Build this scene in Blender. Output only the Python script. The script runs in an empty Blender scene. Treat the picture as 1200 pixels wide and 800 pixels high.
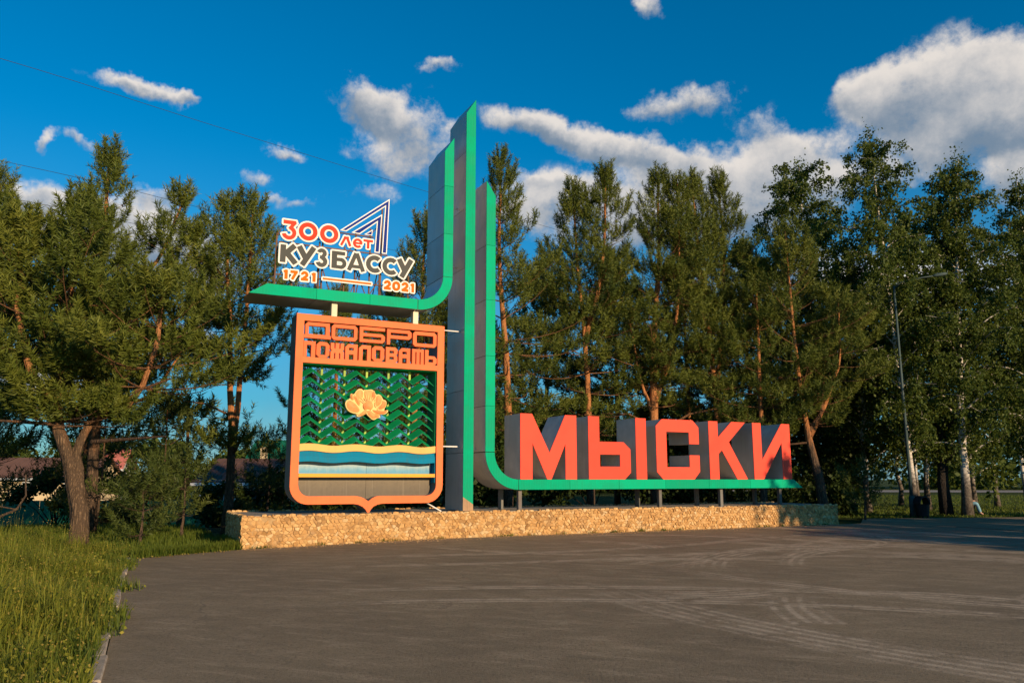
import bpy, bmesh, math, random
import numpy as np
from mathutils import Vector, Matrix
R = math.radians
SC = bpy.context.scene
COL = SC.collection

# ------------------------------------------------------------------ camera
cam = bpy.data.cameras.new('camera'); cam.lens = 28.0; cam.sensor_width = 36.0
cam.clip_start = 0.1; cam.clip_end = 3000
co = bpy.data.objects.new('camera', cam); COL.objects.link(co)
co.location = (0, 0, 1.6); co.rotation_euler = (R(90 + 9.79), 0, 0)
SC.camera = co
SC.view_settings.view_transform = 'Standard'; SC.view_settings.look = 'None'
SC.view_settings.exposure = 0.22; SC.view_settings.gamma = 1.0

# ------------------------------------------------------------------ sun and sky
SUN_EL = R(15.0)
SH = Vector((0.635, -0.772, 0)).normalized()          # horizontal direction towards the sun
sl = bpy.data.lights.new('sun', 'SUN'); sl.energy = 5.0; sl.angle = R(0.5); sl.color = (1.0, 0.72, 0.44)
so = bpy.data.objects.new('sun', sl); COL.objects.link(so)
sd = Vector((SH.x * math.cos(SUN_EL), SH.y * math.cos(SUN_EL), math.sin(SUN_EL)))
so.rotation_euler = sd.to_track_quat('Z', 'Y').to_euler(); so.location = (30, -50, 30)


class NT:
    """small helper to write node trees in a compact way"""
    def __init__(s, tree): s.t = tree
    def n(s, typ, ins=None, **props):
        nd = s.t.nodes.new(typ)
        for k, v in props.items(): setattr(nd, k, v)
        for k, v in (ins or {}).items():
            sock = nd.inputs[k]
            if isinstance(v, bpy.types.NodeSocket): s.t.links.new(v, sock)
            elif isinstance(v, bpy.types.Node): s.t.links.new(v.outputs[0], sock)
            else: sock.default_value = v
        return nd
    def m(s, op, a, b=None, c=None, clamp=False):
        i = {0: a}
        if b is not None: i[1] = b
        if c is not None: i[2] = c
        return s.n('ShaderNodeMath', i, operation=op, use_clamp=clamp).outputs[0]
    def v(s, op, a, b=None):
        i = {0: a}
        if b is not None: i[1] = b
        nd = s.n('ShaderNodeVectorMath', i, operation=op)
        return nd.outputs['Value'] if op in ('LENGTH', 'DOT_PRODUCT', 'DISTANCE') else nd.outputs[0]
    def mr(s, x, a, b, c=0.0, d=1.0, it='SMOOTHSTEP'):
        return s.n('ShaderNodeMapRange', {0: x, 1: a, 2: b, 3: c, 4: d}, interpolation_type=it, clamp=True).outputs[0]
    def mix(s, f, a, b, bt='MIX'):
        nd = s.n('ShaderNodeMix', data_type='RGBA', blend_type=bt)
        for idx, val in ((0, f), (6, a), (7, b)):
            if isinstance(val, bpy.types.NodeSocket): s.t.links.new(val, nd.inputs[idx])
            else: nd.inputs[idx].default_value = val if idx == 0 else (tuple(val) + (1,))[:4]
        return nd.outputs[2]
    def noise(s, vec, scale, detail=4, rough=0.5, out=0, dist=0.0):
        i = {'Scale': scale, 'Detail': detail, 'Roughness': rough, 'Distortion': dist}
        if vec is not None: i['Vector'] = vec
        return s.n('ShaderNodeTexNoise', i).outputs[out]


def build_world():
    w = bpy.data.worlds.new('World'); SC.world = w; w.use_nodes = True
    t = w.node_tree; t.nodes.clear(); N = NT(t)
    sky = N.n('ShaderNodeTexSky', sky_type='NISHITA', sun_disc=False)
    sky.sun_elevation = SUN_EL
    sky.sun_rotation = math.atan2(SH.x, SH.y)
    sky.altitude = 200; sky.air_density = 1.0; sky.dust_density = 0.3; sky.ozone_density = 3.0
    hs = N.n('ShaderNodeHueSaturation', {'Saturation': 1.62, 'Value': 1.34, 'Hue': 0.5, 'Color': N.mix(1.0, sky.outputs[0], (0.70, 0.98, 1.04), 'MULTIPLY')})
    tc = N.n('ShaderNodeTexCoord').outputs['Generated']
    d = N.v('NORMALIZE', tc)
    sp = N.n('ShaderNodeSeparateXYZ', {0: d})
    az = N.m('ARCTAN2', sp.outputs[0], sp.outputs[1]); el = N.m('ARCSINE', sp.outputs[2])
    base = N.n('ShaderNodeCombineXYZ', {0: az, 1: el, 2: 0.0}).outputs[0]
    w1 = N.noise(d, 9.0, 5, 0.6, out=1); w2 = N.noise(d, 42.0, 4, 0.6, out=1)
    wp = N.v('ADD', N.v('MULTIPLY', N.v('SUBTRACT', w1, (.5, .5, .5)), (.09, .055, 0)),
             N.v('MULTIPLY', N.v('SUBTRACT', w2, (.5, .5, .5)), (.030, .022, 0)))
    p = N.v('ADD', base, wp)
    CL = [(-0.462, 0.437, 0.042, 0.008, 0, 1), (-0.404, 0.436, 0.016, 0.006, 0, 0.8), (-0.565, 0.357, 0.007, 0.009, 0, 0.7), (-0.529, 0.36, 0.022, 0.006, -15, 0.7), (-0.302, 0.39, 0.018, 0.008, -10, 0.9), (-0.329, 0.358, 0.013, 0.01, 0, 0.6), (-0.278, 0.329, 0.023, 0.008, 10, 0.6), (-0.307, 0.334, 0.012, 0.006, 0, 0.6), (-0.19, 0.457, 0.04, 0.023, -20, 1.1), (-0.136, 0.434, 0.052, 0.03, -20, 1.15), (-0.148, 0.393, 0.053, 0.022, 0, 0.75), (-0.092, 0.495, 0.023, 0.007, 10, 0.7), (-0.189, 0.347, 0.037, 0.01, 0, 0.55), (0.023, 0.433, 0.052, 0.015, -12, 1.05), (0.102, 0.416, 0.07, 0.016, -14, 1.1), (0.179, 0.394, 0.068, 0.02, -12, 1.1), (0.225, 0.45, 0.057, 0.016, 0, 1.0), (0.259, 0.365, 0.074, 0.026, -5, 1.1), (0.334, 0.404, 0.039, 0.023, -20, 0.75), (0.352, 0.37, 0.05, 0.021, 0, 1.1), (0.294, 0.327, 0.097, 0.036, 0, 1.1), (0.112, 0.354, 0.1, 0.025, 0, 0.75), (0.045, 0.366, 0.045, 0.01, 0, 0.7), (0.198, 0.314, 0.129, 0.031, 0, 0.95), (0.022, 0.335, 0.067, 0.023, 0, 0.7), (0.459, 0.425, 0.046, 0.031, 0, 1.2), (0.505, 0.425, 0.055, 0.037, 10, 1.3), (0.572, 0.41, 0.049, 0.041, 10, 1.3), (0.626, 0.384, 0.045, 0.05, 0, 1.2), (0.534, 0.369, 0.092, 0.028, 0, 1.2), (0.585, 0.312, 0.028, 0.025, 0, 1.1), (0.423, 0.337, 0.047, 0.017, 0, 1.0), (0.191, 0.562, 0.019, 0.013, 0, 0.8), (-0.544, 0.294, 0.07, 0.014, -8, 1.0), (-0.489, 0.296, 0.065, 0.02, -6, 1.1), (-0.494, 0.26, 0.09, 0.022, 0, 1.1), (-0.413, 0.268, 0.055, 0.03, 0, 1.2), (-0.445, 0.321, 0.028, 0.011, 0, 0.9), (-0.378, 0.229, 0.057, 0.02, 0, 0.8), (-0.552, 0.109, 0.063, 0.027, 0, 0.9), (-0.41, 0.157, 0.055, 0.02, 0, 0.8), (0.664, 0.323, 0.049, 0.033, 0, 1.1), (-0.649, 0.258, 0.057, 0.021, 0, 1.0), (0.415, 0.226, 0.184, 0.029, 0, 0.9),
          (0.95, 0.36, 0.16, 0.05, 0, 1.0), (1.4, 0.25, 0.25, 0.05, 0, 0.9), (-1.1, 0.3, 0.18, 0.04, 0, 0.9), (-1.7, 0.22, 0.3, 0.05, 0, 0.9), (2.3, 0.3, 0.25, 0.05, 0, 0.9), (-2.5, 0.3, 0.3, 0.05, 0, 0.9)]
    acc = None; hac = None
    for a, e, rx, ry, rot, wt in CL:
        dv = N.v('SUBTRACT', p, (a, e, 0))
        if rot:
            dv = N.n('ShaderNodeVectorRotate', {'Vector': dv, 'Angle': R(-rot)}, rotation_type='Z_AXIS').outputs[0]
        q = N.v('MULTIPLY', dv, (0.62 / rx, 0.62 / ry, 0))
        l = N.mr(N.v('LENGTH', q), 0.0, 1.15, wt, 0.0)
        yy = N.m('MULTIPLY', N.n('ShaderNodeSeparateXYZ', {0: q}).outputs[1], l)
        acc = l if acc is None else N.m('ADD', acc, l)
        hac = yy if hac is None else N.m('ADD', hac, yy)
    fb = N.noise(d, 17.0, 11, 0.66)
    fb2 = N.noise(d, 7.0, 5, 0.55)
    dens = N.m('ADD', N.m('MINIMUM', acc, 1.25), N.m('ADD', N.m('MULTIPLY', N.m('SUBTRACT', fb, .5), 2.7), N.m('MULTIPLY', N.m('SUBTRACT', fb2, .5), .6)))
    alpha = N.mr(dens, 0.12, 1.02)
    alpha = N.m('MULTIPLY', alpha, N.mr(acc, 0.02, 0.25))
    hh = N.m('DIVIDE', hac, N.m('ADD', acc, 0.15))
    shade = N.mr(N.m('ADD', N.m('ADD', hh, N.m('MULTIPLY', N.m('SUBTRACT', fb, .5), 1.6)), N.m('MULTIPLY', N.m('SUBTRACT', dens, 0.9), -0.22)), -0.5, 0.45)
    # haze-like veil of thin cloud low over the horizon
    veil = N.m('MULTIPLY', N.mr(el, 0.0, 0.42, 0.80, 0.0), N.mr(fb2, 0.1, 0.7, 0.6, 1.0))
    ccol = N.mix(shade, (0.22, 0.30, 0.40), (0.98, 0.90, 0.82))
    skyb = N.n('ShaderNodeBackground', {'Color': hs.outputs[0], 'Strength': 0.085})
    cb = N.n('ShaderNodeBackground', {'Color': ccol, 'Strength': 0.74})
    vb = N.n('ShaderNodeBackground', {'Color': (0.17, 0.34, 0.50, 1), 'Strength': 0.8})
    m0 = N.n('ShaderNodeMixShader', {0: veil, 1: skyb, 2: vb})
    m1 = N.n('ShaderNodeMixShader', {0: N.m('MULTIPLY', alpha, 0.93), 1: m0, 2: cb})
    N.n('ShaderNodeOutputWorld', {0: m1})
    w.cycles.sampling_method = 'MANUAL'; w.cycles.sample_map_resolution = 512


build_world()

# ------------------------------------------------------------------ materials
MATS = {}


def base_mat(name):
    m = bpy.data.materials.new(name); m.use_nodes = True
    m.node_tree.nodes.clear()
    N = NT(m.node_tree); MATS[name] = m
    return m, N


def finish(N, col, rough=0.6, bump=None, bstr=0.3, bdist=0.02, metal=0.0, spec=0.4, extra=None):
    ins = {'Base Color': col, 'Roughness': rough, 'Metallic': metal, 'Specular IOR Level': spec}
    if extra: ins.update(extra)
    if bump is not None:
        ins['Normal'] = N.n('ShaderNodeBump', {'Height': bump, 'Strength': bstr, 'Distance': bdist}).outputs[0]
    b = N.n('ShaderNodeBsdfPrincipled', ins)
    N.n('ShaderNodeOutputMaterial', {0: b})


def paint(name, col, rough=0.45, var=0.12, dirt=0.25, dirtcol=(0.12, 0.09, 0.06), scale=1.5, metal=0.0, spec=0.12, stripes=0.0):
    m, N = base_mat(name)
    oc = N.n('ShaderNodeTexCoord').outputs['Object']
    oi = N.n('ShaderNodeObjectInfo').outputs['Random']
    a = N.noise(oc, scale, 5, .6); b = N.noise(N.v('MULTIPLY', oc, (9, 9, .6)), 1.4, 4, .6); f = N.noise(oc, 55, 2, .5)
    dk = tuple(c * (1 - var * 2.2) for c in col); lt = tuple(min(1, c * (1 + var)) for c in col)
    c = N.mix(N.mr(N.m('ADD', a, N.m('MULTIPLY', N.m('SUBTRACT', oi, .5), .35)), .3, .72), dk, lt)
    c = N.mix(N.m('MULTIPLY', N.mr(b, .52, .78), dirt), c, dirtcol)
    c = N.mix(N.m('MULTIPLY', N.mr(f, .62, .75), dirt * .7), c, dirtcol)
    if stripes:
        wv = N.n('ShaderNodeTexWave', {'Vector': oc, 'Scale': 4.0, 'Distortion': 3.0, 'Detail': 2.0}, wave_type='BANDS', bands_direction='X').outputs[1]
        c = N.mix(N.m('MULTIPLY', N.mr(wv, .75, 1.0), stripes), c, lt)
    r = N.mr(a, .3, .7, rough - .08, rough + .12)
    finish(N, c, r, N.m('ADD', a, N.m('MULTIPLY', f, .15)), .12, .03, metal, spec)
    return m


paint('orange_paint', (0.87, 0.195, 0.072), .7, .07, .22, (0.25, 0.10, 0.05))
paint('red_paint', (0.90, 0.092, 0.056), .7, .06, .12, (0.4, 0.08, 0.05))
paint('green_paint', (0.0, 0.38, 0.20), .72, .08, .16, (0.03, 0.16, 0.08), stripes=.35)
paint('grey_panel', (0.56, 0.52, 0.47), .4, .10, .25, (0.18, 0.16, 0.14), metal=.1, spec=.5)
paint('dark_panel', (0.24, 0.235, 0.225), .5, .1, .3)
paint('blade_green', (0.002, 0.26, 0.09), .65, .12, .25, (0.05, 0.10, 0.03))
paint('post_lime', (0.36, 0.50, 0.10), .5, .1, .3, (0.12, 0.16, 0.04))
paint('bare_render', (0.42, 0.27, 0.16), .8, .1, .3)
paint('cream_paint', (0.72, 0.66, 0.48), .5, .06, .25, (0.3, 0.24, 0.16))
paint('sand_yellow', (0.86, 0.44, 0.13), .45, .06, .12, (0.4, 0.2, 0.08))
paint('strip_yellow', (0.88, 0.42, 0.05), .45, .06, .12, (0.4, 0.2, 0.08))
paint('river_blue', (0.0, 0.19, 0.33), .65, .1, .3, (0.05, 0.10, 0.10))
paint('metal_rust', (0.16, 0.085, 0.05), .7, .2, .5, (0.04, 0.03, 0.03))
paint('pole_grey', (0.16, 0.16, 0.15), .6, .15, .4, (0.22, 0.09, 0.04))
paint('sign_white', (0.82, 0.80, 0.76), .5, .03, .08, (0.4, 0.35, 0.3))
paint('sign_red', (0.86, 0.06, 0.03), .75, .04, .05)
paint('sign_orange', (0.86, 0.15, 0.01), .75, .04, .05)
paint('sign_grey', (0.085, 0.09, 0.085), .8, .04, .05)
paint('sign_blue', (0.012, 0.035, 0.23), .8, .04, .05)
paint('petal_orange', (0.92, 0.33, 0.115), .5, .12, .06, (0.6, 0.2, 0.05), scale=7)
paint('petal_rim', (0.95, 0.66, 0.27), .5, .08, .08, (0.5, 0.25, 0.08))
paint('lamp_metal', (0.06, 0.09, 0.09), .5, .1, .3, (0.08, 0.08, 0.07))
paint('bin_dark', (0.020, 0.020, 0.022), .5, .2, .2)
paint('roof_brown', (0.13, 0.075, 0.06), .7, .15, .3)
paint('roof_green', (0.01, 0.15, 0.085), .5, .1, .2)
paint('roof_pink', (0.50, 0.17, 0.14), .7, .1, .2)
paint('wall_cream', (0.70, 0.56, 0.34), .8, .08, .2)
paint('wall_white', (0.62, 0.66, 0.70), .7, .06, .2)
paint('fence_green', (0.008, 0.13, 0.075), .5, .1, .2)
paint('glass_dark', (0.03, 0.04, 0.05), .15, .1, .05)
paint('cloth_dark', (0.02, 0.02, 0.025), .9, .2, .1)
paint('cloth_blue', (0.22, 0.42, 0.52), .9, .1, .1)
paint('skin', (0.50, 0.30, 0.21), .6, .05, .02)
paint('hair', (0.05, 0.03, 0.02), .7, .2, .1)
paint('wire_black', (0.03, 0.03, 0.03), .6, .1, .1)
paint('tar', (0.006, 0.005, 0.005), .7, .2, .1)


def m_backpanel(name, top, bot, z0, z1):
    m, N = base_mat(name)
    oc = N.n('ShaderNodeTexCoord').outputs['Object']; sp = N.n('ShaderNodeSeparateXYZ', {0: oc})
    a = N.noise(N.v('MULTIPLY', oc, (3.5, 1, .5)), 2.2, 5, .6); b = N.noise(oc, 9, 5, .65)
    f = N.m('ADD', N.mr(sp.outputs[2], z0, z1), N.m('MULTIPLY', N.m('SUBTRACT', a, .5), .9))
    c = N.mix(f, bot, top)
    c = N.mix(N.mr(b, .45, .75, 0, .35), c, tuple(x * .6 for x in bot))
    c = N.mix(N.mr(N.noise(N.v('MULTIPLY', oc, (14, 1, .4)), 1.5, 3, .6), .58, .78, 0, .14), c, (.5, .44, .34))
    finish(N, c, .5, b, .1, .02, .1)


m_backpanel('panel_lightblue', (0.33, 0.41, 0.42), (0.07, 0.27, 0.42), 1.76, 2.03)
m_backpanel('panel_bare', (0.125, 0.098, 0.060), (0.080, 0.063, 0.042), 1.2, 1.64)


def m_stone():
    m, N = base_mat('stone')
    oc = N.n('ShaderNodeTexCoord').outputs['Object']
    t = N.n('ShaderNodeAttribute', attribute_name='tint').outputs['Fac']
    a = N.noise(oc, 14, 5, .65); b = N.noise(oc, 2.0, 3, .6)
    c = N.n('ShaderNodeValToRGB', {0: t})
    cr = c.color_ramp; cr.elements[0].position = 0; cr.elements[0].color = (0.30, 0.16, 0.055, 1)
    cr.elements[1].position = 1; cr.elements[1].color = (0.66, 0.48, 0.26, 1)
    for p_, cc in ((.25, (0.50, 0.27, 0.09, 1)), (.55, (0.60, 0.34, 0.12, 1)), (.8, (0.64, 0.40, 0.16, 1))):
        e = cr.elements.new(p_); e.color = cc
    k = N.mix(N.mr(a, .35, .7, 0, .5), c.outputs[0], (0.30, 0.19, 0.09))
    k = N.mix(N.mr(b, .5, .8, 0, .35), k, (0.46, 0.34, 0.20))
    finish(N, k, .8, a, .5, .02)
    m, N = base_mat('mortar')
    oc = N.n('ShaderNodeTexCoord').outputs['Object']; a = N.noise(oc, 6, 5, .65)
    finish(N, N.mix(N.mr(a, .3, .7), (0.34, 0.21, 0.09), (0.46, 0.31, 0.15)), .9, a, .4, .02)
    m, N = base_mat('concrete')
    oc = N.n('ShaderNodeTexCoord').outputs['Object']; a = N.noise(oc, 5, 6, .7); b = N.noise(oc, 60, 3, .6)
    finish(N, N.mix(N.mr(N.m('ADD', a, N.m('MULTIPLY', b, .3)), .4, .9), (0.17, 0.15, 0.12), (0.36, 0.33, 0.28)), .9, N.m('ADD', a, b), .5, .01)


m_stone()


def m_asphalt():
    m, N = base_mat('asphalt')
    oc = N.n('ShaderNodeTexCoord').outputs['Object']
    g = N.noise(oc, 95, 3, .75); g2 = N.noise(oc, 28, 4, .7)
    big = N.noise(oc, .35, 5, .6); mid = N.noise(N.v('MULTIPLY', N.n('ShaderNodeVectorRotate', {'Vector': oc, 'Angle': R(-14)}, rotation_type='Z_AXIS').outputs[0], (.9, 2.0, 1)), 1.3, 8, .74)
    st = N.n('ShaderNodeVectorRotate', {'Vector': oc, 'Angle': R(24)}, rotation_type='Z_AXIS').outputs[0]
    mid2 = N.noise(N.v('MULTIPLY', st, (.7, 2.6, 1)), 1.5, 8, .74)
    c = N.mix(N.mr(big, .3, .7), (0.155, 0.118, 0.066), (0.220, 0.168, 0.094))
    c = N.mix(N.mr(mid, .46, .75, 0, .55), c, (0.34, 0.265, 0.165))
    c = N.mix(N.mr(mid2, .48, .72, 0, .65), c, (0.38, 0.295, 0.185))
    c = N.mix(N.mr(mid2, .48, .25, 0, .4), c, (0.06, 0.048, 0.036))
    # tyre swirls: arcs of fine parallel streaks, dusty and pale
    arcs = [(3.6, 19.5, 3.1, .32, .2, 2.3), (6.5, 12.0, 4.6, .30, .6, 2.6), (2.2, 22.0, 5.2, .28, -2.6, -.6), (8.5, 17.0, 2.4, .30, 1.2, 3.1), (5.0, 9.5, 2.2, .25, .2, 1.8),
            (10.5, 14.0, 5.5, .35, 1.4, 2.9), (-4.0, 30.0, 13.5, .35, -1.6, -.6), (-4.0, 30.0, 15.2, .3, -1.6, -.5), (0.5, -2.0, 13.0, .3, .6, 1.9), (0.8, -2.4, 14.6, .3, .5, 1.9), (14, 24, 7.5, .4, -3.1, -1.6), (7.4, 20.4, 1.7, .3, -2.8, .4),
            (3.0, 14.6, 1.5, .28, .6, 2.6), (3.9, 14.2, 1.9, .26, .5, 2.8), (9.6, 20.2, 2.8, .3, .4, 2.7)]
    ra = random.Random(44)
    for _ in range(24):
        a_ = ra.uniform(-3, 3); arcs.append((ra.uniform(1, 13), ra.uniform(8, 25), ra.choice((1.6, 2.4, 3.6, 5.5, 8.0, 11.0)), ra.uniform(.35, .95), a_, a_ + ra.uniform(.8, 2.2)))
    sx = N.n('ShaderNodeSeparateXYZ', {0: oc}); X, Y = sx.outputs[0], sx.outputs[1]
    brk = N.mr(N.noise(oc, 2.4, 6, .7), .34, .58)
    acc = None
    for cx, cy, rr, wd, a0, a1 in arcs:
        dx = N.m('SUBTRACT', X, cx); dy = N.m('SUBTRACT', Y, cy)
        r_ = N.m('SQRT', N.m('ADD', N.m('MULTIPLY', dx, dx), N.m('MULTIPLY', dy, dy)))
        e = N.m('SUBTRACT', r_, rr)
        band = N.mr(N.m('ABSOLUTE', e), wd * .4, wd * .75, 1, 0)
        fine = N.mr(N.m('SINE', N.m('MULTIPLY', e, 34)), -.4, .9, .3, 1)
        an = N.m('ARCTAN2', dy, dx)
        mid_ = (a0 + a1) / 2; hw = (a1 - a0) / 2
        am = N.mr(N.m('ABSOLUTE', N.m('SUBTRACT', an, mid_)), hw, hw * .6, 0, 1)
        v_ = N.m('MULTIPLY', N.m('MULTIPLY', band, fine), am)
        acc = v_ if acc is None else N.m('MAXIMUM', acc, v_)
    c = N.mix(N.m('MULTIPLY', N.m('MULTIPLY', acc, brk), .92), c, (0.47, 0.375, 0.255))
    vc = N.n('ShaderNodeTexVoronoi', {'Vector': N.v('ADD', oc, N.v('MULTIPLY', N.noise(oc, 1.1, 5, .6, out=1), (1.1, 1.1, 0))), 'Scale': .16}, feature='DISTANCE_TO_EDGE').outputs[0]
    c = N.mix(N.m('MULTIPLY', N.mr(vc, .003, .001), N.mr(big, .48, .62, 0, .45)), c, (0.035, 0.03, 0.025))
    c = N.mix(N.mr(g, .50, .66, 0, .6), c, (0.34, 0.275, 0.20))
    c = N.mix(N.mr(g2, .5, .30, 0, .65), c, (0.05, 0.04, 0.03))
    finish(N, c, .85, N.m('ADD', N.m('MULTIPLY', g, .7), g2), .55, .012, spec=.3)
    m, N = base_mat('kerb_concrete')
    oc = N.n('ShaderNodeTexCoord').outputs['Object']; a = N.noise(oc, 7, 6, .7); b = N.noise(oc, 70, 3, .6)
    finish(N, N.mix(N.mr(N.m('ADD', a, N.m('MULTIPLY', b, .4)), .45, .95), (0.26, 0.215, 0.16), (0.44, 0.37, 0.28)), .9, N.m('ADD', a, b), .5, .01)


m_asphalt()


def m_ground():
    m, N = base_mat('soil_grass')
    oc = N.n('ShaderNodeTexCoord').outputs['Object']
    a = N.noise(oc, .8, 6, .65); b = N.noise(oc, 14, 5, .7); f = N.noise(oc, 60, 3, .7)
    c = N.mix(N.mr(a, .3, .7), (0.030, 0.048, 0.010), (0.075, 0.098, 0.022))
    c = N.mix(N.mr(b, .5, .8, 0, .5), c, (0.11, 0.10, 0.04))
    c = N.mix(N.mr(f, .5, .3, 0, .6), c, (0.014, 0.022, 0.006))
    finish(N, c, .95, N.m('ADD', b, f), 1.0, .08, spec=.1)


m_ground()


def m_leaf(name, c0, c1, c2, trans=.35, rough=.6):
    m, N = base_mat(name)
    t = N.n('ShaderNodeAttribute', attribute_name='tint').outputs['Fac']
    r = N.n('ShaderNodeValToRGB', {0: t}); cr = r.color_ramp
    cr.elements[0].position = 0; cr.elements[0].color = c0 + (1,)
    cr.elements[1].position = 1; cr.elements[1].color = c2 + (1,)
    e = cr.elements.new(.5); e.color = c1 + (1,)
    b = N.n('ShaderNodeBsdfPrincipled', {'Base Color': r.outputs[0], 'Roughness': rough, 'Specular IOR Level': .25})
    tr = N.n('ShaderNodeBsdfTranslucent', {'Color': N.mix(.5, r.outputs[0], c2)})
    N.n('ShaderNodeOutputMaterial', {0: N.n('ShaderNodeMixShader', {0: trans, 1: b, 2: tr})})


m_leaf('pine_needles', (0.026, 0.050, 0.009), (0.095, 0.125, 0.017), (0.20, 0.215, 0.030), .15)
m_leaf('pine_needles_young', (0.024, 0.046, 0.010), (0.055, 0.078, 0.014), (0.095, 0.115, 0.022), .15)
m_leaf('birch_leaves', (0.034, 0.064, 0.010), (0.078, 0.115, 0.016), (0.14, 0.17, 0.028), .38)
m_leaf('bush_leaves', (0.016, 0.032, 0.007), (0.034, 0.058, 0.010), (0.070, 0.090, 0.017), .3)
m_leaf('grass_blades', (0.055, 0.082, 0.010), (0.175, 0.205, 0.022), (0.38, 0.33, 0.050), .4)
m_leaf('seed_heads', (0.20, 0.15, 0.03), (0.28, 0.22, 0.04), (0.34, 0.24, 0.06), .3)
m_leaf('lawn_blades', (0.045, 0.080, 0.010), (0.11, 0.155, 0.018), (0.20, 0.22, 0.03), .4)


def m_bark(name, low, low2, hi, hi2, z0, z1, fs=1.0):
    m, N = base_mat(name)
    oc = N.n('ShaderNodeTexCoord').outputs['Object']; z = N.n('ShaderNodeSeparateXYZ', {0: oc}).outputs[2]
    a = N.n('ShaderNodeTexVoronoi', {'Vector': N.v('ADD', N.v('MULTIPLY', oc, (1, 1, .13)), N.v('MULTIPLY', N.noise(oc, 5, 4, .6, out=1), (.08, .08, .05))), 'Scale': 20 * fs, 'Detail': 2.0}, feature='DISTANCE_TO_EDGE').outputs[0]
    n1 = N.noise(oc, 12, 6, .7); n2 = N.noise(N.v('MULTIPLY', oc, (1, 1, .3)), 5, 4, .6)
    cr_ = N.mr(a, 0.0, .18)
    cl = N.mix(N.m('MULTIPLY', cr_, N.mr(n1, .25, .7)), low, low2)
    ch = N.mix(N.mr(n1, .3, .7), hi, hi2)
    f = N.mr(N.m('ADD', z, N.m('MULTIPLY', N.m('SUBTRACT', n2, .5), 2.5)), z0, z1)
    finish(N, N.mix(f, cl, ch), .85, N.m('ADD', cr_, N.m('MULTIPLY', n1, .5)), .8, .03, spec=.2)


m_bark('pine_bark', (0.060, 0.042, 0.030), (0.23, 0.15, 0.095), (0.36, 0.135, 0.045), (0.50, 0.23, 0.09), 2.4, 4.0)
m_bark('pine_bark_old', (0.075, 0.050, 0.032), (0.22, 0.145, 0.085), (0.34, 0.15, 0.06), (0.44, 0.21, 0.09), 2.4, 4.2, 1.1)
m_bark('limb_bark', (0.05, 0.035, 0.025), (0.15, 0.085, 0.05), (0.12, 0.065, 0.035), (0.22, 0.11, 0.05), 2.4, 4.0)
m_bark('dark_bark', (0.022, 0.018, 0.015), (0.07, 0.055, 0.042), (0.05, 0.04, 0.03), (0.09, 0.07, 0.05), 3, 6)


def m_birch():
    m, N = base_mat('birch_bark')
    oc = N.n('ShaderNodeTexCoord').outputs['Object']; z = N.n('ShaderNodeSeparateXYZ', {0: oc}).outputs[2]
    a = N.noise(N.v('MULTIPLY', oc, (2, 2, 9)), 2.4, 5, .65); b = N.noise(oc, 9, 5, .7)
    c = N.mix(N.mr(b, .3, .7), (0.42, 0.38, 0.32), (0.66, 0.62, 0.55))
    c = N.mix(N.mr(a, .56, .66), c, (0.035, 0.03, 0.028))
    low = N.mr(N.m('ADD', z, N.m('MULTIPLY', b, .9)), 1.7, 2.7, 1, 0)
    c = N.mix(low, c, N.mix(N.mr(b, .3, .7), (0.03, 0.026, 0.022), (0.17, 0.14, 0.11)))
    finish(N, c, .75, N.m('ADD', a, b), .4, .02)


m_birch()

# ------------------------------------------------------------------ object helpers


def put(name, me, mat=None, parent=None, loc=None):
    o = bpy.data.objects.new(name, me); COL.objects.link(o)
    if mat and me is not None and not me.materials: me.materials.append(MATS[mat])
    if parent is not None: o.parent = parent
    if loc is not None: o.location = loc
    return o


def tag(o, label=None, cat=None, group=None, kind=None):
    if label: o['label'] = label
    if cat: o['category'] = cat
    if group: o['group'] = group
    if kind: o['kind'] = kind
    return o


def thing(name, label, cat, loc=(0, 0, 0), rz=0.0, group=None):
    o = bpy.data.objects.new(name, None); COL.objects.link(o)
    o.empty_display_size = .3; o.location = loc; o.rotation_euler = (0, 0, rz)
    return tag(o, label, cat, group)


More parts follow.
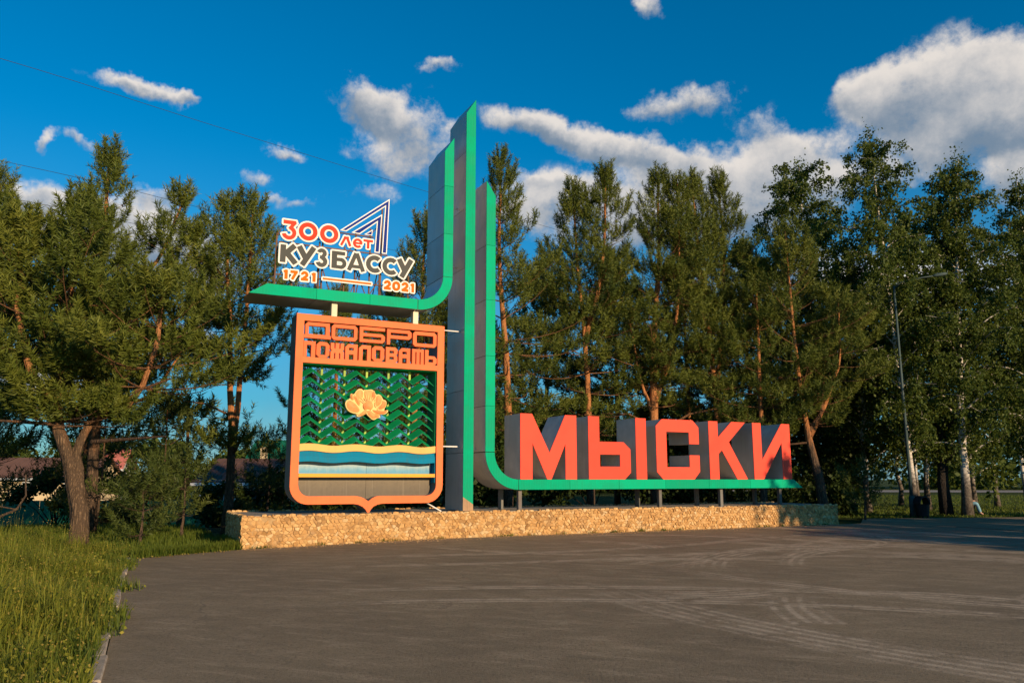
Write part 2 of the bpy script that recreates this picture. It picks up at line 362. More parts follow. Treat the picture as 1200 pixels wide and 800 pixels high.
class MB:
    def __init__(s): s.v = []; s.f = []
    def add(s, vs, fs):
        b = len(s.v); s.v += [tuple(x) for x in vs]; s.f += [tuple(i + b for i in f) for f in fs]
    def box(s, x0, x1, y0, y1, z0, z1):
        s.add([(x0, y0, z0), (x1, y0, z0), (x1, y1, z0), (x0, y1, z0), (x0, y0, z1), (x1, y0, z1), (x1, y1, z1), (x0, y1, z1)],
              [(0, 3, 2, 1), (4, 5, 6, 7), (0, 1, 5, 4), (1, 2, 6, 5), (2, 3, 7, 6), (3, 0, 4, 7)])
    def bar(s, a, b, w=.03, h=None):
        a = Vector(a); b = Vector(b); h = h or w; d = (b - a).normalized()
        u = d.cross(Vector((0, 0, 1)));  u = u.normalized() if u.length > 1e-3 else Vector((1, 0, 0))
        v = d.cross(u).normalized(); vs = []
        for p in (a, b):
            for i, j in ((-1, -1), (1, -1), (1, 1), (-1, 1)): vs.append(p + u * i * w / 2 + v * j * h / 2)
        s.add(vs, [(0, 3, 2, 1), (4, 5, 6, 7), (0, 1, 5, 4), (1, 2, 6, 5), (2, 3, 7, 6), (3, 0, 4, 7)])
    def tube(s, pts, radii, n=8, cap=True):
        pts = [Vector(p) for p in pts]; rings = []; b = len(s.v); prev = None
        for i, p in enumerate(pts):
            d = (pts[min(i + 1, len(pts) - 1)] - pts[max(i - 1, 0)]).normalized()
            if prev is None:
                u = d.cross(Vector((0, 1, 0)));  u = u.normalized() if u.length > .05 else d.cross(Vector((1, 0, 0))).normalized()
            else:
                u = (prev - d * prev.dot(d)).normalized()
            prev = u; v = d.cross(u)
            for k in range(n):
                a = 2 * math.pi * k / n
                s.v.append(tuple(p + (u * math.cos(a) + v * math.sin(a)) * radii[i]))
        for i in range(len(pts) - 1):
            for k in range(n):
                k2 = (k + 1) % n
                s.f.append((b + i * n + k, b + i * n + k2, b + (i + 1) * n + k2, b + (i + 1) * n + k))
        if cap:
            s.f.append(tuple(b + k for k in reversed(range(n))))
            s.f.append(tuple(b + (len(pts) - 1) * n + k for k in range(n)))
    def mesh(s, name, smooth=False):
        me = bpy.data.meshes.new(name); me.from_pydata(s.v, [], s.f); me.update()
        if smooth: me.shade_smooth()
        return me


def fast_mesh(name, V, F, tint=None, k=3):
    """V (n,3), F (m,k) arrays -> mesh; tint per vertex"""
    me = bpy.data.meshes.new(name)
    me.vertices.add(len(V)); me.vertices.foreach_set('co', np.ascontiguousarray(V, dtype=np.float32).ravel())
    m = len(F)
    me.loops.add(m * k); me.polygons.add(m)
    me.loops.foreach_set('vertex_index', np.ascontiguousarray(F, dtype=np.int32).ravel())
    me.polygons.foreach_set('loop_start', np.arange(0, m * k, k, dtype=np.int32))
    me.update(calc_edges=True)
    if tint is not None:
        at = me.attributes.new('tint', 'FLOAT', 'POINT'); at.data.foreach_set('value', np.ascontiguousarray(tint, dtype=np.float32))
    return me


def area(p): return sum(p[i][0] * p[(i + 1) % len(p)][1] - p[(i + 1) % len(p)][0] * p[i][1] for i in range(len(p))) / 2


def inset(p, d):
    """mitred inset of a closed polygon"""
    if area(p) < 0: p = p[::-1]
    out = []; n = len(p)
    for i in range(n):
        a, b, c = Vector(p[i - 1][:2]), Vector(p[i][:2]), Vector(p[(i + 1) % n][:2])
        e1 = (b - a).normalized(); e2 = (c - b).normalized()
        n1 = Vector((-e1.y, e1.x)); n2 = Vector((-e2.y, e2.x)); k = 1 + n1.dot(n2)
        m = (n1 + n2) / max(k, .15)
        out.append((b.x + m.x * d, b.y + m.y * d))
    return out


def plate(loops, c0, c1, bevel=0.0, name='plate'):
    """closed loops in the (s, z) plane (holes included), given thickness from depth c0 (front) to c1 (back)"""
    cu = bpy.data.curves.new(name, 'CURVE'); cu.dimensions = '2D'; cu.fill_mode = 'BOTH'
    for lp in loops:
        sp = cu.splines.new('POLY'); sp.points.add(len(lp) - 1)
        for i, (x, y) in enumerate(lp): sp.points[i].co = (x, y, 0, 1)
        sp.use_cyclic_u = True
    h = (c1 - c0) / 2
    cu.extrude = h - bevel; cu.bevel_depth = bevel; cu.bevel_resolution = 0; cu.offset = -bevel
    o = bpy.data.objects.new(name, cu)
    me = bpy.data.meshes.new_from_object(o)
    bpy.data.objects.remove(o); bpy.data.curves.remove(cu)
    cm = (c0 + c1) / 2
    me.transform(Matrix(((1, 0, 0, 0), (0, 0, -1, cm), (0, 1, 0, 0), (0, 0, 0, 1))))
    me.materials.clear(); me.name = name; me.shade_flat()
    return me


# ------------------------------------------------------------------ terrain
def sm(t):
    t = np.clip(t, 0, 1); return t * t * (3 - 2 * t)


def gz(x, y):
    x = np.asarray(x, float); y = np.asarray(y, float)
    z = .085 * sm((x + 6.5) / 5) * sm((y - 6) / 14)
    z = z - 1.5 * sm((y - 26) / 22) * (1 - sm((x + 8) / 12))
    z = z + .25 * sm((y - 45) / 60) * sm((x - 5) / 20)
    return z


def G(x, y): return float(gz(x, y))


def grid_mesh(name, X, Y, dz):
    V = np.stack([X.ravel(), Y.ravel(), (gz(X, Y) + dz).ravel()], 1)
    r, c = X.shape; i = np.arange(r * c).reshape(r, c)
    F = np.stack([i[:-1, :-1], i[:-1, 1:], i[1:, 1:], i[1:, :-1]], -1).reshape(-1, 4)
    me = fast_mesh(name, V, F, k=4); me.shade_smooth(); return me


ax = np.concatenate([-np.geomspace(900, 42, 14), np.arange(-40, 60, 1.0), np.geomspace(62, 900, 14)])
ay = np.concatenate([-np.geomspace(700, 32, 12), np.arange(-30, 80, 1.0), np.geomspace(82, 1400, 16)])
XX, YY = np.meshgrid(ax, ay)
o = put('ground', grid_mesh('ground', XX, YY, -.03), 'soil_grass'); tag(o, kind='structure')


def xl(y):
    """left edge of the asphalt"""
    if y < 16.8: return -1.35 - (y - 2.4) * .4485 if y > -10 else -1.35 + 12.4 * .4485
    if y < 19.0: return -7.75 + (y - 16.8) * (1.5 / 2.2)
    if y < 28.3: return -6.1 + (y - 19.0) * (.8931 / .4498)
    return 12.1 + (y - 28.3) * (1.6 / 3.5)


rows = []; NXC = 70
ys = list(np.arange(-40, 16.8, .8)) + [16.8, 17.2, 17.6, 18, 18.5, 19.0, 19.4, 20, 21, 22, 23, 24, 25, 26, 27, 28.3, 29, 30, 31, 31.8]
tt = (np.linspace(0, 1, NXC)) ** 1.6
XA = np.array([xl(y) + (60 - xl(y)) * tt for y in ys]); YA = np.array([[y] * NXC for y in ys])
for t in (.25, .5, .75, 1.0):
    xr = xl(31.8) + (60 - xl(31.8)) * tt; XA = np.vstack([XA, xr]); YA = np.vstack([YA, 31.8 + t * .16 * (xr - 13.3).clip(0)])
o = put('asphalt_square', grid_mesh('asphalt', XA, YA, 0.0), 'asphalt'); tag(o, kind='structure')
# tar seam across the asphalt at the right
sm_ = MB(); sp_ = [(14.3, 26.3), (14.8, 24.9), (15.3, 23.7), (16.5, 20.8), (18.0, 17.2)]
for i in range(len(sp_) - 1):
    (a, b), (c, d) = sp_[i], sp_[i + 1]
    sm_.add([(a - .05, b, G(a, b) + .004), (a + .09, b, G(a, b) + .004), (c + .07, d, G(c, d) + .004), (c - .05, d, G(c, d) + .004)], [(0, 1, 2, 3)])
o = put('asphalt_seam', sm_.mesh('seam'), 'tar'); tag(o, kind='structure')
# kerb stones along the left edge
ke = bpy.data.objects.new('kerb', None); COL.objects.link(ke); tag(ke, kind='structure')
rng = random.Random(5)
kd = Vector((-.4485, 1, 0)).normalized(); ka = math.atan2(kd.y, kd.x)
kb = MB(); kb.box(0, .985, -.055, .055, -.2, .028); kme = kb.mesh('kerbstone')
bmk = bmesh.new(); bmk.from_mesh(kme); bmesh.ops.bevel(bmk, geom=[e for e in bmk.edges], offset=.012, segments=1, affect='EDGES'); bmk.to_mesh(kme); bmk.free()
kp = Vector((-1.41 + .4485 * 3, -.6, 0))
for i in range(19):
    q = kp + kd * i
    o = put('kerbstone', kme, 'kerb_concrete', ke, (q.x + rng.uniform(-.012, .012), q.y, G(q.x, q.y) + rng.uniform(-.012, .012)))
    o.rotation_euler = (rng.uniform(-.03, .03), rng.uniform(-.01, .01), ka + rng.uniform(-.012, .012))
# small road behind the trees on the left, and the far road on the right
PX, PY = np.meshgrid(np.linspace(-60, -8.5, 60), np.linspace(29.6, 32.2, 4)); PY = PY + .05 * (PX + 20)
o = put('back_road', grid_mesh('back_road', PX, PY, -.02), 'asphalt'); tag(o, kind='structure')
PX, PY = np.meshgrid(np.linspace(14, 160, 60), np.linspace(84, 96, 5)); PY = PY - .1 * (PX - 40)
o = put('far_road', grid_mesh('far_road', PX, PY, .0), 'concrete'); tag(o, kind='structure')

# ------------------------------------------------------------------ the sign, in its own frame: s along it, c into the depth, z up
P0 = Vector((-6.3164, 19.0231, 0)); UU = Vector((.89313, .44979, 0)); NN = Vector((-.44979, .89313, 0)); RZ = math.atan2(.44979, .89313)


def W(s, c=0, z=0): return P0 + UU * s + NN * c + Vector((0, 0, z))


class Sign:
    """a thing standing on the sign axis; its parts are given in sign coordinates"""
    def __init__(s, name, label, cat, s0, group=None):
        s.s0 = s0; s.t = thing(name, label, cat, W(s0, 0, 0), RZ, group)
    def part(s, name, me, mat, parent=None, label=None, kind=None):
        me.transform(Matrix.Translation((-s.s0, 0, 0)))
        o = put(name, me, mat, parent or s.t); return tag(o, label, kind=kind)
    def box(s, name, x0, x1, c0, c1, z0, z1, mat, parent=None, bevel=0.0):
        b = MB(); b.box(x0, x1, c0, c1, z0, z1); me = b.mesh(name)
        if bevel: bev(me, bevel)
        return s.part(name, me, mat, parent)


def bev(me, w):
    b = bmesh.new(); b.from_mesh(me); bmesh.ops.bevel(b, geom=list(b.edges), offset=w, segments=1, affect='EDGES'); b.to_mesh(me); b.free()


CF = .15     # depth of the painted fronts behind the plinth face


# ---- plinth
def stone_field(L, H, frame, seed, skip=()):
    """irregular flat stones: jittered hexagonal cells with open joints"""
    rg = np.random.RandomState(seed); MBs = MB(); tint = []
    dx = .105; dy = .078; nr = int(math.ceil(H / dy)) + 1; nc = int(math.ceil(L / dx)) + 1
    vj = {}
    def vert(cx, cy, key):
        if key not in vj: vj[key] = (cx + rg.uniform(-.036, .036), cy + rg.uniform(-.026, .026))
        return vj[key]
    for r in range(nr):
        for c in range(-1, nc):
            cx = (c + .5 * (r % 2)) * dx; cy = r * dy
            ring = []
            for k, (ox, oy) in enumerate(((0, -.64), (.5, -.32), (.5, .32), (0, .64), (-.5, .32), (-.5, -.32))):
                x = cx + ox * dx; y = cy + oy * dy * 1.04
                ring.append(vert(x, y, (round(x / dx * 2), round(y / dy * 3))))
            ring = [(min(max(x, 0.0), L), min(max(y, 0.0), H)) for x, y in ring]
            if abs(area(ring)) < .002: continue
            mx = sum(p[0] for p in ring) / 6; my = sum(p[1] for p in ring) / 6
            if any(a < mx < b and e < my < f for a, b, e, f in skip): continue
            hgt = rg.uniform(.008, .026); ins = .93 + rg.uniform(-.04, .05); b0 = len(MBs.v)
            out = [frame(mx + (x - mx) * ins, my + (y - my) * ins, 0.0) for x, y in ring]
            tx, ty = rg.uniform(-.15, .15, 2)
            mid = [frame(mx + (x - mx) * ins * .94, my + (y - my) * ins * .94, hgt + (x - mx) * tx * 2 + (y - my) * ty * 2) for x, y in ring]
            top = frame(mx + rg.uniform(-.015, .015), my + rg.uniform(-.015, .015), hgt + rg.uniform(.0, .012))
            MBs.v += out + mid + [top]
            for k in range(6):
                k2 = (k + 1) % 6
                MBs.f.append((b0 + k, b0 + k2, b0 + 6 + k2, b0 + 6 + k)); MBs.f.append((b0 + 6 + k, b0 + 6 + k2, b0 + 12))
            g = rg.rand(); tint += [g] * 13
    me = MBs.mesh('stones'); at = me.attributes.new('tint', 'FLOAT', 'POINT'); at.data.foreach_set('value', np.array(tint, dtype=np.float32))
    return me


pl = Sign('stone_plinth', 'long low plinth faced with small irregular yellow stones, carrying the whole roadside monument', 'plinth', 0.0)
PB = -.12; PT = .735; PLN = 19.55; PDP = 2.75
pl.box('plinth_core', .03, PLN - .03, .03, PDP - .03, PB, PT - .01, 'mortar')
pl.box('plinth_top', .1, PLN - .1, .1, PDP - .1, PT - .005, PT + .008, 'concrete')
pl.part('front_cladding', stone_field(PLN, PT - PB, lambda x, y, h: (x, .03 - h, y + PB), 3, skip=[(.45, .78, PT - PB - .13, 9), (.62, .72, PT - PB - .2, 9)]), 'stone', kind='stuff')
pl.part('end_cladding', stone_field(PDP, PT - PB, lambda x, y, h: (.03 - h, PDP - x, y + PB), 4), 'stone', kind='stuff')
pl.part('end_cladding', stone_field(PDP, PT - PB, lambda x, y, h: (PLN - .03 + h, x, y + PB), 5), 'stone', kind='stuff')


def rim(pts_fn, L, seed, col='stone'):
    rg = random.Random(seed); b = MB(); x = 0; tint = []
    while x < L - .05:
        w = rg.uniform(.08, .2); h = rg.uniform(.02, .055); d = rg.uniform(.07, .13)
        n = 7; x0 = x + w / 2; vs = []
        for k in range(n):
            a = 2 * math.pi * k / n
            vs.append((x0 + math.cos(a) * w * .5, math.sin(a) * d * .5, -.02))
        for k in range(n):
            a = 2 * math.pi * k / n
            vs.append((x0 + math.cos(a) * w * .4 + rg.uniform(-.01, .01), math.sin(a) * d * .4, h * .7))
        vs.append((x0 + rg.uniform(-.02, .02), 0, h))
        vs = [pts_fn(*v) for v in vs]
        fs = [(k, (k + 1) % n, n + (k + 1) % n, n + k) for k in range(n)] + [(n + k, n + (k + 1) % n, 2 * n) for k in range(n)]
        b.add(vs, fs); tint += [rg.random()] * (2 * n + 1)
        x += w * rg.uniform(.85, 1.0) if rg.random() > .08 else w + rg.uniform(.05, .3)
    me = b.mesh('rim'); at = me.attributes.new('tint', 'FLOAT', 'POINT'); at.data.foreach_set('value', np.array(tint, dtype=np.float32)); return me


pl.part('rim_stones', rim(lambda x, y, z: (x, .05 + y, PT + z), PLN, 11), 'stone', kind='stuff')
pl.part('rim_stones', rim(lambda x, y, z: (x, PDP - .08 + y, PT + z + .015), PLN, 12), 'stone', kind='stuff')
pl.part('rim_stones', rim(lambda x, y, z: (.06 + y, x, PT + z), PDP, 13), 'stone', kind='stuff')

# ---- central pylon
py = Sign('central_pylon', 'tallest straight grey pylon with green front edge, rising from the plinth between two curved ribbons', 'pylon', 5.8)
s0, s1 = 5.672, 5.962
py.part('front_face', plate([[(s0 - .004, .76), (s1 + .004, .76), (s1 + .004, 12.56), (s0 - .004, 12.08)]], CF - .02, CF, .004), 'green_paint')
zc = [.76, 2.3, 4.0, 5.7, 7.45, 9.2, 10.9]
for i, z in enumerate(zc):
    if i < len(zc) - 1: lp = [(s0, z + .006), (s1, z + .006), (s1, zc[i + 1] - .006), (s0, zc[i + 1] - .006)]
    else: lp = [(s0, z + .006), (s1, z + .006), (s1, 12.55), (s0, 12.07)]
    py.part('cladding_panel', plate([lp], CF + .003, CF + 1.25, .006), 'grey_panel')
py.part('bare_patch', plate([[(s0 - .003, .762), (s1 + .003, .762), (s1 + .003, .93), (s0 - .003, 1.13)]], CF - .0235, CF - .02), 'bare_render', label='bare patch where the green paint has worn off at the foot')


# ---- left ribbon: cantilever arm turning upward
def arc(cx, cz, r, a0, a1, n=14):
    return [(cx + r * math.cos(R(a0 + (a1 - a0) * i / n)), cz + r * math.sin(R(a0 + (a1 - a0) * i / n))) for i in range(n + 1)]


def ribbon(obj, segs, depth, mat='grey_panel'):
    for k, lp in enumerate(segs):
        obj.part('front_face', plate([lp], CF - .02, CF, .004), 'green_paint')
        obj.part('cladding_panel', plate([inset(lp, .004)], CF + .003, CF + depth, .006), mat)


lr = Sign('monument_canopy', 'green fronted arm reaching left over the coat of arms and curving up beside the pylon', 'canopy', 2.5)
oR, iR = 1.00, .72; cx, cz = 4.29, 7.115
segs = [[(-.12, 6.115), (1.55, 6.115), (1.55, 6.395), (.32, 6.395)],
        [(1.556, 6.115), (2.95, 6.115), (2.95, 6.395), (1.556, 6.395)],
        [(2.956, 6.115), (4.28, 6.115), (4.28, 6.395), (2.956, 6.395)],
        arc(cx, cz, oR, -89.6, -.4) + arc(cx, cz, iR, -.4, -89.6),
        [(5.01, 7.12), (5.29, 7.12), (5.29, 8.35), (5.01, 8.35)],
        [(5.01, 8.356), (5.29, 8.356), (5.29, 9.75), (5.01, 9.75)],
        [(5.01, 9.756), (5.29, 9.756), (5.29, 11.23), (5.01, 10.78)]]
ribbon(lr, segs, 1.3)

# ---- right ribbon: comes down and runs out to the right, carrying the letters
rr = Sign('curved_shelf', 'green fronted ribbon dropping beside the pylon and curving into the shelf under red letters', 'monument shelf', 12.0)
oR, iR = 1.02, .74; cx, cz = 7.345, 2.33
segs = [[(6.32, 8.2), (6.61, 8.2), (6.61, 9.70), (6.32, 10.13)],
        [(6.32, 6.6), (6.61, 6.6), (6.61, 8.194), (6.32, 8.194)],
        [(6.32, 5.0), (6.61, 5.0), (6.61, 6.594), (6.32, 6.594)],
        [(6.32, 3.6), (6.61, 3.6), (6.61, 4.994), (6.32, 4.994)],
        [(6.325, 2.34), (6.605, 2.34), (6.61, 3.594), (6.32, 3.594)],
        arc(cx, cz, oR, 180.4, 269.6) + arc(cx, cz, iR, 269.6, 180.4)]
xs = [7.35, 9.0, 10.7, 12.4, 14.1, 15.8]
for i, x in enumerate(xs):
    if i < len(xs) - 1: segs.append([(x, 1.31), (xs[i + 1] - .005, 1.31), (xs[i + 1] - .005, 1.59), (x, 1.59)])
    else: segs.append([(x, 1.31), (18.12, 1.31), (17.72, 1.59), (x, 1.59)])
ribbon(rr, segs, 1.3)
for x in (7.47, 12.30, 14.71, 17.24): rr.box('leg', x - .055, x + .055, .28, .40, PT - .02, 1.312, 'pole_grey', bevel=.008)
for x in (7.35, 12.15, 14.52, 17.04): rr.box('leg', x - .06, x + .06, 1.22, 1.34, PT - .02, 1.312, 'pole_grey', bevel=.008)

# ---- tie rods between the parts of the monument
for i, (a, b, z, c, lab) in enumerate(((5.27, 5.70, 9.35, .75, 'upper thin white tie rod between the curved arm and the pylon'), (5.27, 5.70, 7.59, .75, 'second thin white tie rod between the curved arm and the pylon, lower down'),
                                        (5.94, 6.35, 2.42, .75, 'thin white tie rod between the pylon and the curved shelf'), (5.06, 5.70, 2.47, .42, 'thin white tie rod between the shield and the pylon foot, low'),
                                        (5.06, 5.70, 5.66, .42, 'thin white tie rod from the upper corner of the shield to the pylon'))):
    t = MB(); t.tube([W(a, c, z), W(b, c, z)], [.02, .02], 8); tag(put('tie_rod', t.mesh('rod', True), 'sign_white'), lab, 'tie rod', 'tie rods of the monument')
t = MB(); t.tube([W(4.72, .35, .98), W(5.1, .25, .76)], [.018, .018], 8)
tag(put('tie_rod', t.mesh('rod', True), 'sign_white'), 'slanting thin white tie rod between the lower right corner of the shield and the plinth', 'tie rod', 'tie rods of the monument')

# ---- big letters
LETT = {
 'М': [[(7.413, 1.592), (7.413, 3.43), (7.79, 3.43), (8.35, 2.345), (8.875, 3.43), (9.255, 3.43), (9.255, 1.592), (8.875, 1.592), (8.875, 2.59), (8.412, 1.592), (8.272, 1.592), (7.8, 2.59), (7.8, 1.592)]],
 'Ы': [[(9.66, 1.592), (9.66, 3.43), (10.045, 3.43), (10.045, 2.69), (10.90, 2.69), (11.145, 2.48), (11.145, 1.79), (10.93, 1.592)], [(10.055, 2.315), (10.76, 2.315), (10.76, 1.965), (10.055, 1.965)],
        [(11.345, 1.592), (11.345, 3.43), (11.735, 3.43), (11.735, 1.592)]],
 'С': [[(12.34, 3.43), (13.54, 3.43), (13.77, 3.21), (13.77, 2.68), (13.375, 2.68), (13.375, 3.045), (12.5, 3.045), (12.5, 1.965), (13.375, 1.965), (13.375, 2.335), (13.775, 2.335), (13.775, 1.83), (13.55, 1.592), (12.335, 1.592), (12.103, 1.82), (12.103, 3.22)]],
 'К': [[(14.175, 3.43), (14.553, 3.43), (14.553, 2.926), (15.13, 3.43), (15.72, 3.43), (15.0, 2.775), (15.735, 1.592), (15.295, 1.592), (14.69, 2.505), (14.555, 2.393), (14.555, 1.592), (14.175, 1.592)]],
 'И': [[(16.02, 3.43), (16.395, 3.43), (16.395, 2.235), (17.31, 3.43), (17.68, 3.43), (17.68, 1.592), (17.285, 1.592), (17.285, 2.793), (16.428, 1.592), (16.02, 1.592)]]}
LAB = {'М': 'big red letter M with deep grey sides, first letter on the shelf beside the curve', 'Ы': 'big red letter like a b with a separate upright stroke, second on the shelf',
       'С': 'big red angular letter C, third letter, in the middle of the shelf', 'К': 'big red letter K, fourth letter on the shelf', 'И': 'big red letter like a mirrored N, last on the shelf, partly in tree shade'}
for ch, loops in LETT.items():
    lt = Sign('block_letter', LAB[ch], 'letter', sum(p[0] for p in loops[0]) / len(loops[0]), 'big red block letters on the green shelf')
    lt.part('front_face', plate(loops, CF + .005, CF + .03, .004), 'red_paint')
    solid = [loops[0]] + [l for l in loops[1:]]
    ins = [inset(l, .004) if not (ch == 'Ы' and i == 1) else inset(l, -.004) for i, l in enumerate(loops)]
    lt.part('letter_body', plate(ins, CF + .033, CF + 1.03, .006), 'grey_panel')

# ---- shield with coat of arms
sh = Sign('coat_of_arms_shield', 'tall orange framed shield with green chevrons, lotus flower and blue waves, under the arm', 'shield', 3.1)
FD = .66
x0, x1, zt = 1.10, 5.09, 5.72
rad = .46; zb = .985
outer = [(x0 - .015, zt), (x0, 1.46)] + arc(x0 + rad, zb + rad, rad, 182, 268, 8) + [(2.70, zb)] + \
        [(2.82, .965), (2.93, .915), (3.01, .845), (3.06, .765), (3.11, .765), (3.155, .845), (3.22, .915), (3.33, .965), (3.45, .985)] + \
        [(x1 - rad, zb)] + arc(x1 - rad, zb + rad, rad, -88, -2, 8) + [(x1, 1.46), (x1 - .01, zt)]
ri = .27
inner_main = [(1.285, 4.475), (1.302, 1.46)] + arc(1.31 + ri, 1.185 + ri, ri, 182, 268, 6) + [(2.72, 1.185), (2.86, 1.165), (2.97, 1.12), (3.08, 1.05), (3.17, 1.12), (3.26, 1.165), (3.36, 1.18)] + \
             [(4.9 - ri, 1.175)] + arc(4.9 - ri, 1.175 + ri, ri, -88, -2, 6) + [(4.885, 4.475)]
inner_top = [(1.28, 5.545), (1.28, 4.625), (4.885, 4.625), (4.885, 5.545)]
frm = sh.part('frame', plate([outer, inner_main, inner_top], CF, CF + .03, .006), 'orange_paint')
sh.part('frame_body', plate([inset(outer, .006), inset(inner_main, -.006)[::-1], inset(inner_top, -.006)[::-1]], CF + .033, CF + FD, .004), 'dark_panel', label='dark grey sides of the shield frame')
# green lining inside the right and top of the frame
sh.box('lining', 4.862, 4.872, CF + .06, CF + FD - .02, 2.46, 4.46, 'blade_green')
sh.box('lining', 1.31, 4.86, CF + .06, CF + FD - .02, 4.455, 4.467, 'blade_green')
sh.box('lining', 1.295, 1.305, CF + .06, CF + FD - .02, 2.46, 4.45, 'blade_green')
sh.box('lining', 4.872, 4.886, CF + .06, CF + .4, 1.5, 2.2, 'river_blue')


# words on the shield
def word(obj, name, glyphs, c0=CF + .004, c1=CF + .12, mat='orange_paint', kind=None):
    for g in glyphs: obj.part(name, plate(g, c0, c1, .005), mat)


zt_, zb_ = 5.517, 5.105


def oct_(a, b, z0, z1, ch): return [(a + ch, z0), (b - ch, z0), (b, z0 + ch), (b, z1 - ch), (b - ch, z1), (a + ch, z1), (a, z1 - ch), (a, z0 + ch)]


def rect(a, b, z0, z1): return [(a, z0), (b, z0), (b, z1), (a, z1)]


row1 = [
    [[(1.37, 5.517), (1.93, 5.517), (1.938, 5.195), (1.968, 5.195), (1.968, 5.107), (1.277, 5.107), (1.277, 5.197), (1.313, 5.197), (1.31, 5.457)], rect(1.40, 1.825, 5.213, 5.424)],
    [oct_(1.982, 2.656, 5.105, 5.52, .062), rect(2.078, 2.562, 5.203, 5.424)],
    [[(2.713, 5.52), (3.398, 5.52), (3.398, 5.433), (2.811, 5.433), (2.811, 5.354), (3.33, 5.354), (3.402, 5.29), (3.40, 5.17), (3.33, 5.108), (2.716, 5.108)], rect(2.811, 3.30, 5.196, 5.268)],
    [[(3.453, 5.515), (4.073, 5.515), (4.137, 5.459), (4.137, 5.325), (4.07, 5.262), (3.546, 5.262), (3.546, 5.097), (3.453, 5.097)], rect(3.553, 4.032, 5.357, 5.422)],
    [oct_(4.177, 4.855, 5.10, 5.514, .062), rect(4.283, 4.759, 5.195, 5.415)]]
word(sh, 'shield_letter', row1)
A, B = 5.032, 4.616
row2 = [
    [[(1.283, B), (1.283, A), (1.588, A), (1.588, B), (1.48, B), (1.48, 4.93), (1.372, 4.93), (1.372, B)]],
    [oct_(1.61, 1.945, B + .01, A, .075), rect(1.718, 1.842, 4.70, 4.93)],
    [[(1.972, A), (1.972, 4.87), (2.005, 4.835), (1.972, 4.80), (1.972, B), (2.065, B), (2.065, 4.76), (2.095, 4.78), (2.095, B), (2.195, B), (2.195, 4.78), (2.225, 4.76), (2.225, B), (2.318, B), (2.318, 4.80), (2.285, 4.835), (2.318, 4.87), (2.318, A), (2.225, A), (2.225, 4.90), (2.195, 4.88), (2.195, A), (2.095, A), (2.095, 4.88), (2.065, 4.90), (2.065, A)]],
    [[(2.352, B), (2.352, 4.95), (2.43, A), (2.672, A), (2.672, B), (2.57, B), (2.57, 4.76), (2.45, 4.76), (2.45, B)], rect(2.45, 2.57, 4.87, 4.935)],
    [[(2.71, B), (2.71, 4.95), (2.79, A), (3.03, A), (3.03, B), (2.93, B), (2.93, 4.93), (2.81, 4.93), (2.81, B)]],
    [oct_(3.055, 3.393, B + .01, A, .075), rect(3.163, 3.285, 4.70, 4.93)],
    [[(3.433, B), (3.433, A), (3.69, A), (3.755, 4.975), (3.755, 4.87), (3.72, 4.825), (3.755, 4.78), (3.755, 4.67), (3.70, B)], rect(3.535, 3.655, 4.87, 4.935), rect(3.535, 3.655, 4.705, 4.775)],
    [[(3.79, B), (3.79, 4.95), (3.87, A), (4.11, A), (4.11, B), (4.01, B), (4.01, 4.76), (3.89, 4.76), (3.89, B)], rect(3.89, 4.01, 4.87, 4.935)],
    [[(4.163, B), (4.163, A), (4.495, A), (4.495, B), (4.405, B), (4.405, 4.95), (4.375, 4.95), (4.375, B), (4.285, B), (4.285, 4.95), (4.255, 4.95), (4.255, B)]],
    [[(4.527, B), (4.527, A), (4.63, A), (4.63, 4.87), (4.80, 4.87), (4.868, 4.80), (4.868, 4.68), (4.80, B)], rect(4.63, 4.762, 4.70, 4.78)]]
word(sh, 'shield_letter', row2)

# chevron blades: bent louvres, back edge higher than the front edge
p_ = .593; hp = p_ / 2


def blade_mesh(trim0=0.0, trim1=0.0):
    b = MB(); f0, f1 = CF + .05, CF + .325; th = .014; rise = .20; lift = .140
    xs_ = [-hp + trim0, 0, hp - trim1]
    def zz(x): return rise * (1 - abs(x) / hp)
    pts = []
    for x in xs_:
        for c, l in ((f0, 0), (f1, lift)):
            for t in (0, -th): pts.append((x, c, zz(x) + l + t))
    b.add(pts, [])
    def q(i, j): return i * 4 + j
    for i in range(2):
        b.f += [(q(i, 0), q(i + 1, 0), q(i + 1, 2), q(i, 2)), (q(i, 1), q(i, 3), q(i + 1, 3), q(i + 1, 1)),
                (q(i, 1), q(i + 1, 1), q(i + 1, 0), q(i, 0)), (q(i, 2), q(i + 1, 2), q(i + 1, 3), q(i, 3))]
    b.f += [(0, 2, 3, 1), (q(2, 0), q(2, 1), q(2, 3), q(2, 2))]
    # front lip folded down
    for i in range(2):
        x_, X_ = xs_[i], xs_[i + 1]
        b.add([(x_, f0 - .004, zz(x_) + .002), (X_, f0 - .004, zz(X_) + .002), (X_, f0 - .004, zz(X_) - .012), (x_, f0 - .004, zz(x_) - .012),
               (x_, f0 + .004, zz(x_) + .002), (X_, f0 + .004, zz(X_) + .002), (X_, f0 + .004, zz(X_) - .012), (x_, f0 + .004, zz(x_) - .012)],
              [(3, 2, 1, 0), (4, 5, 6, 7), (0, 1, 5, 4), (7, 6, 2, 3)])
    return b.mesh('chevron_blade')


bm_mid = blade_mesh(); bm_l = blade_mesh(trim0=.04)
for me in (bm_mid, bm_l): me.materials.append(MATS['blade_green'])
for r in range(8):
    for k in range(6):
        s_ = 1.545 + k * p_
        put('chevron_blade', bm_l if k == 0 else bm_mid, None, sh.t, (s_ - 3.1, 0, 4.075 - r * .2445))
for k in range(6):
    s_ = 1.545 + hp + k * p_ + .01
    if k == 5: continue
    sh.box('chevron_post', s_ - .028, s_ + .028, CF + .335, CF + .385, 2.3, 4.455, 'post_lime')


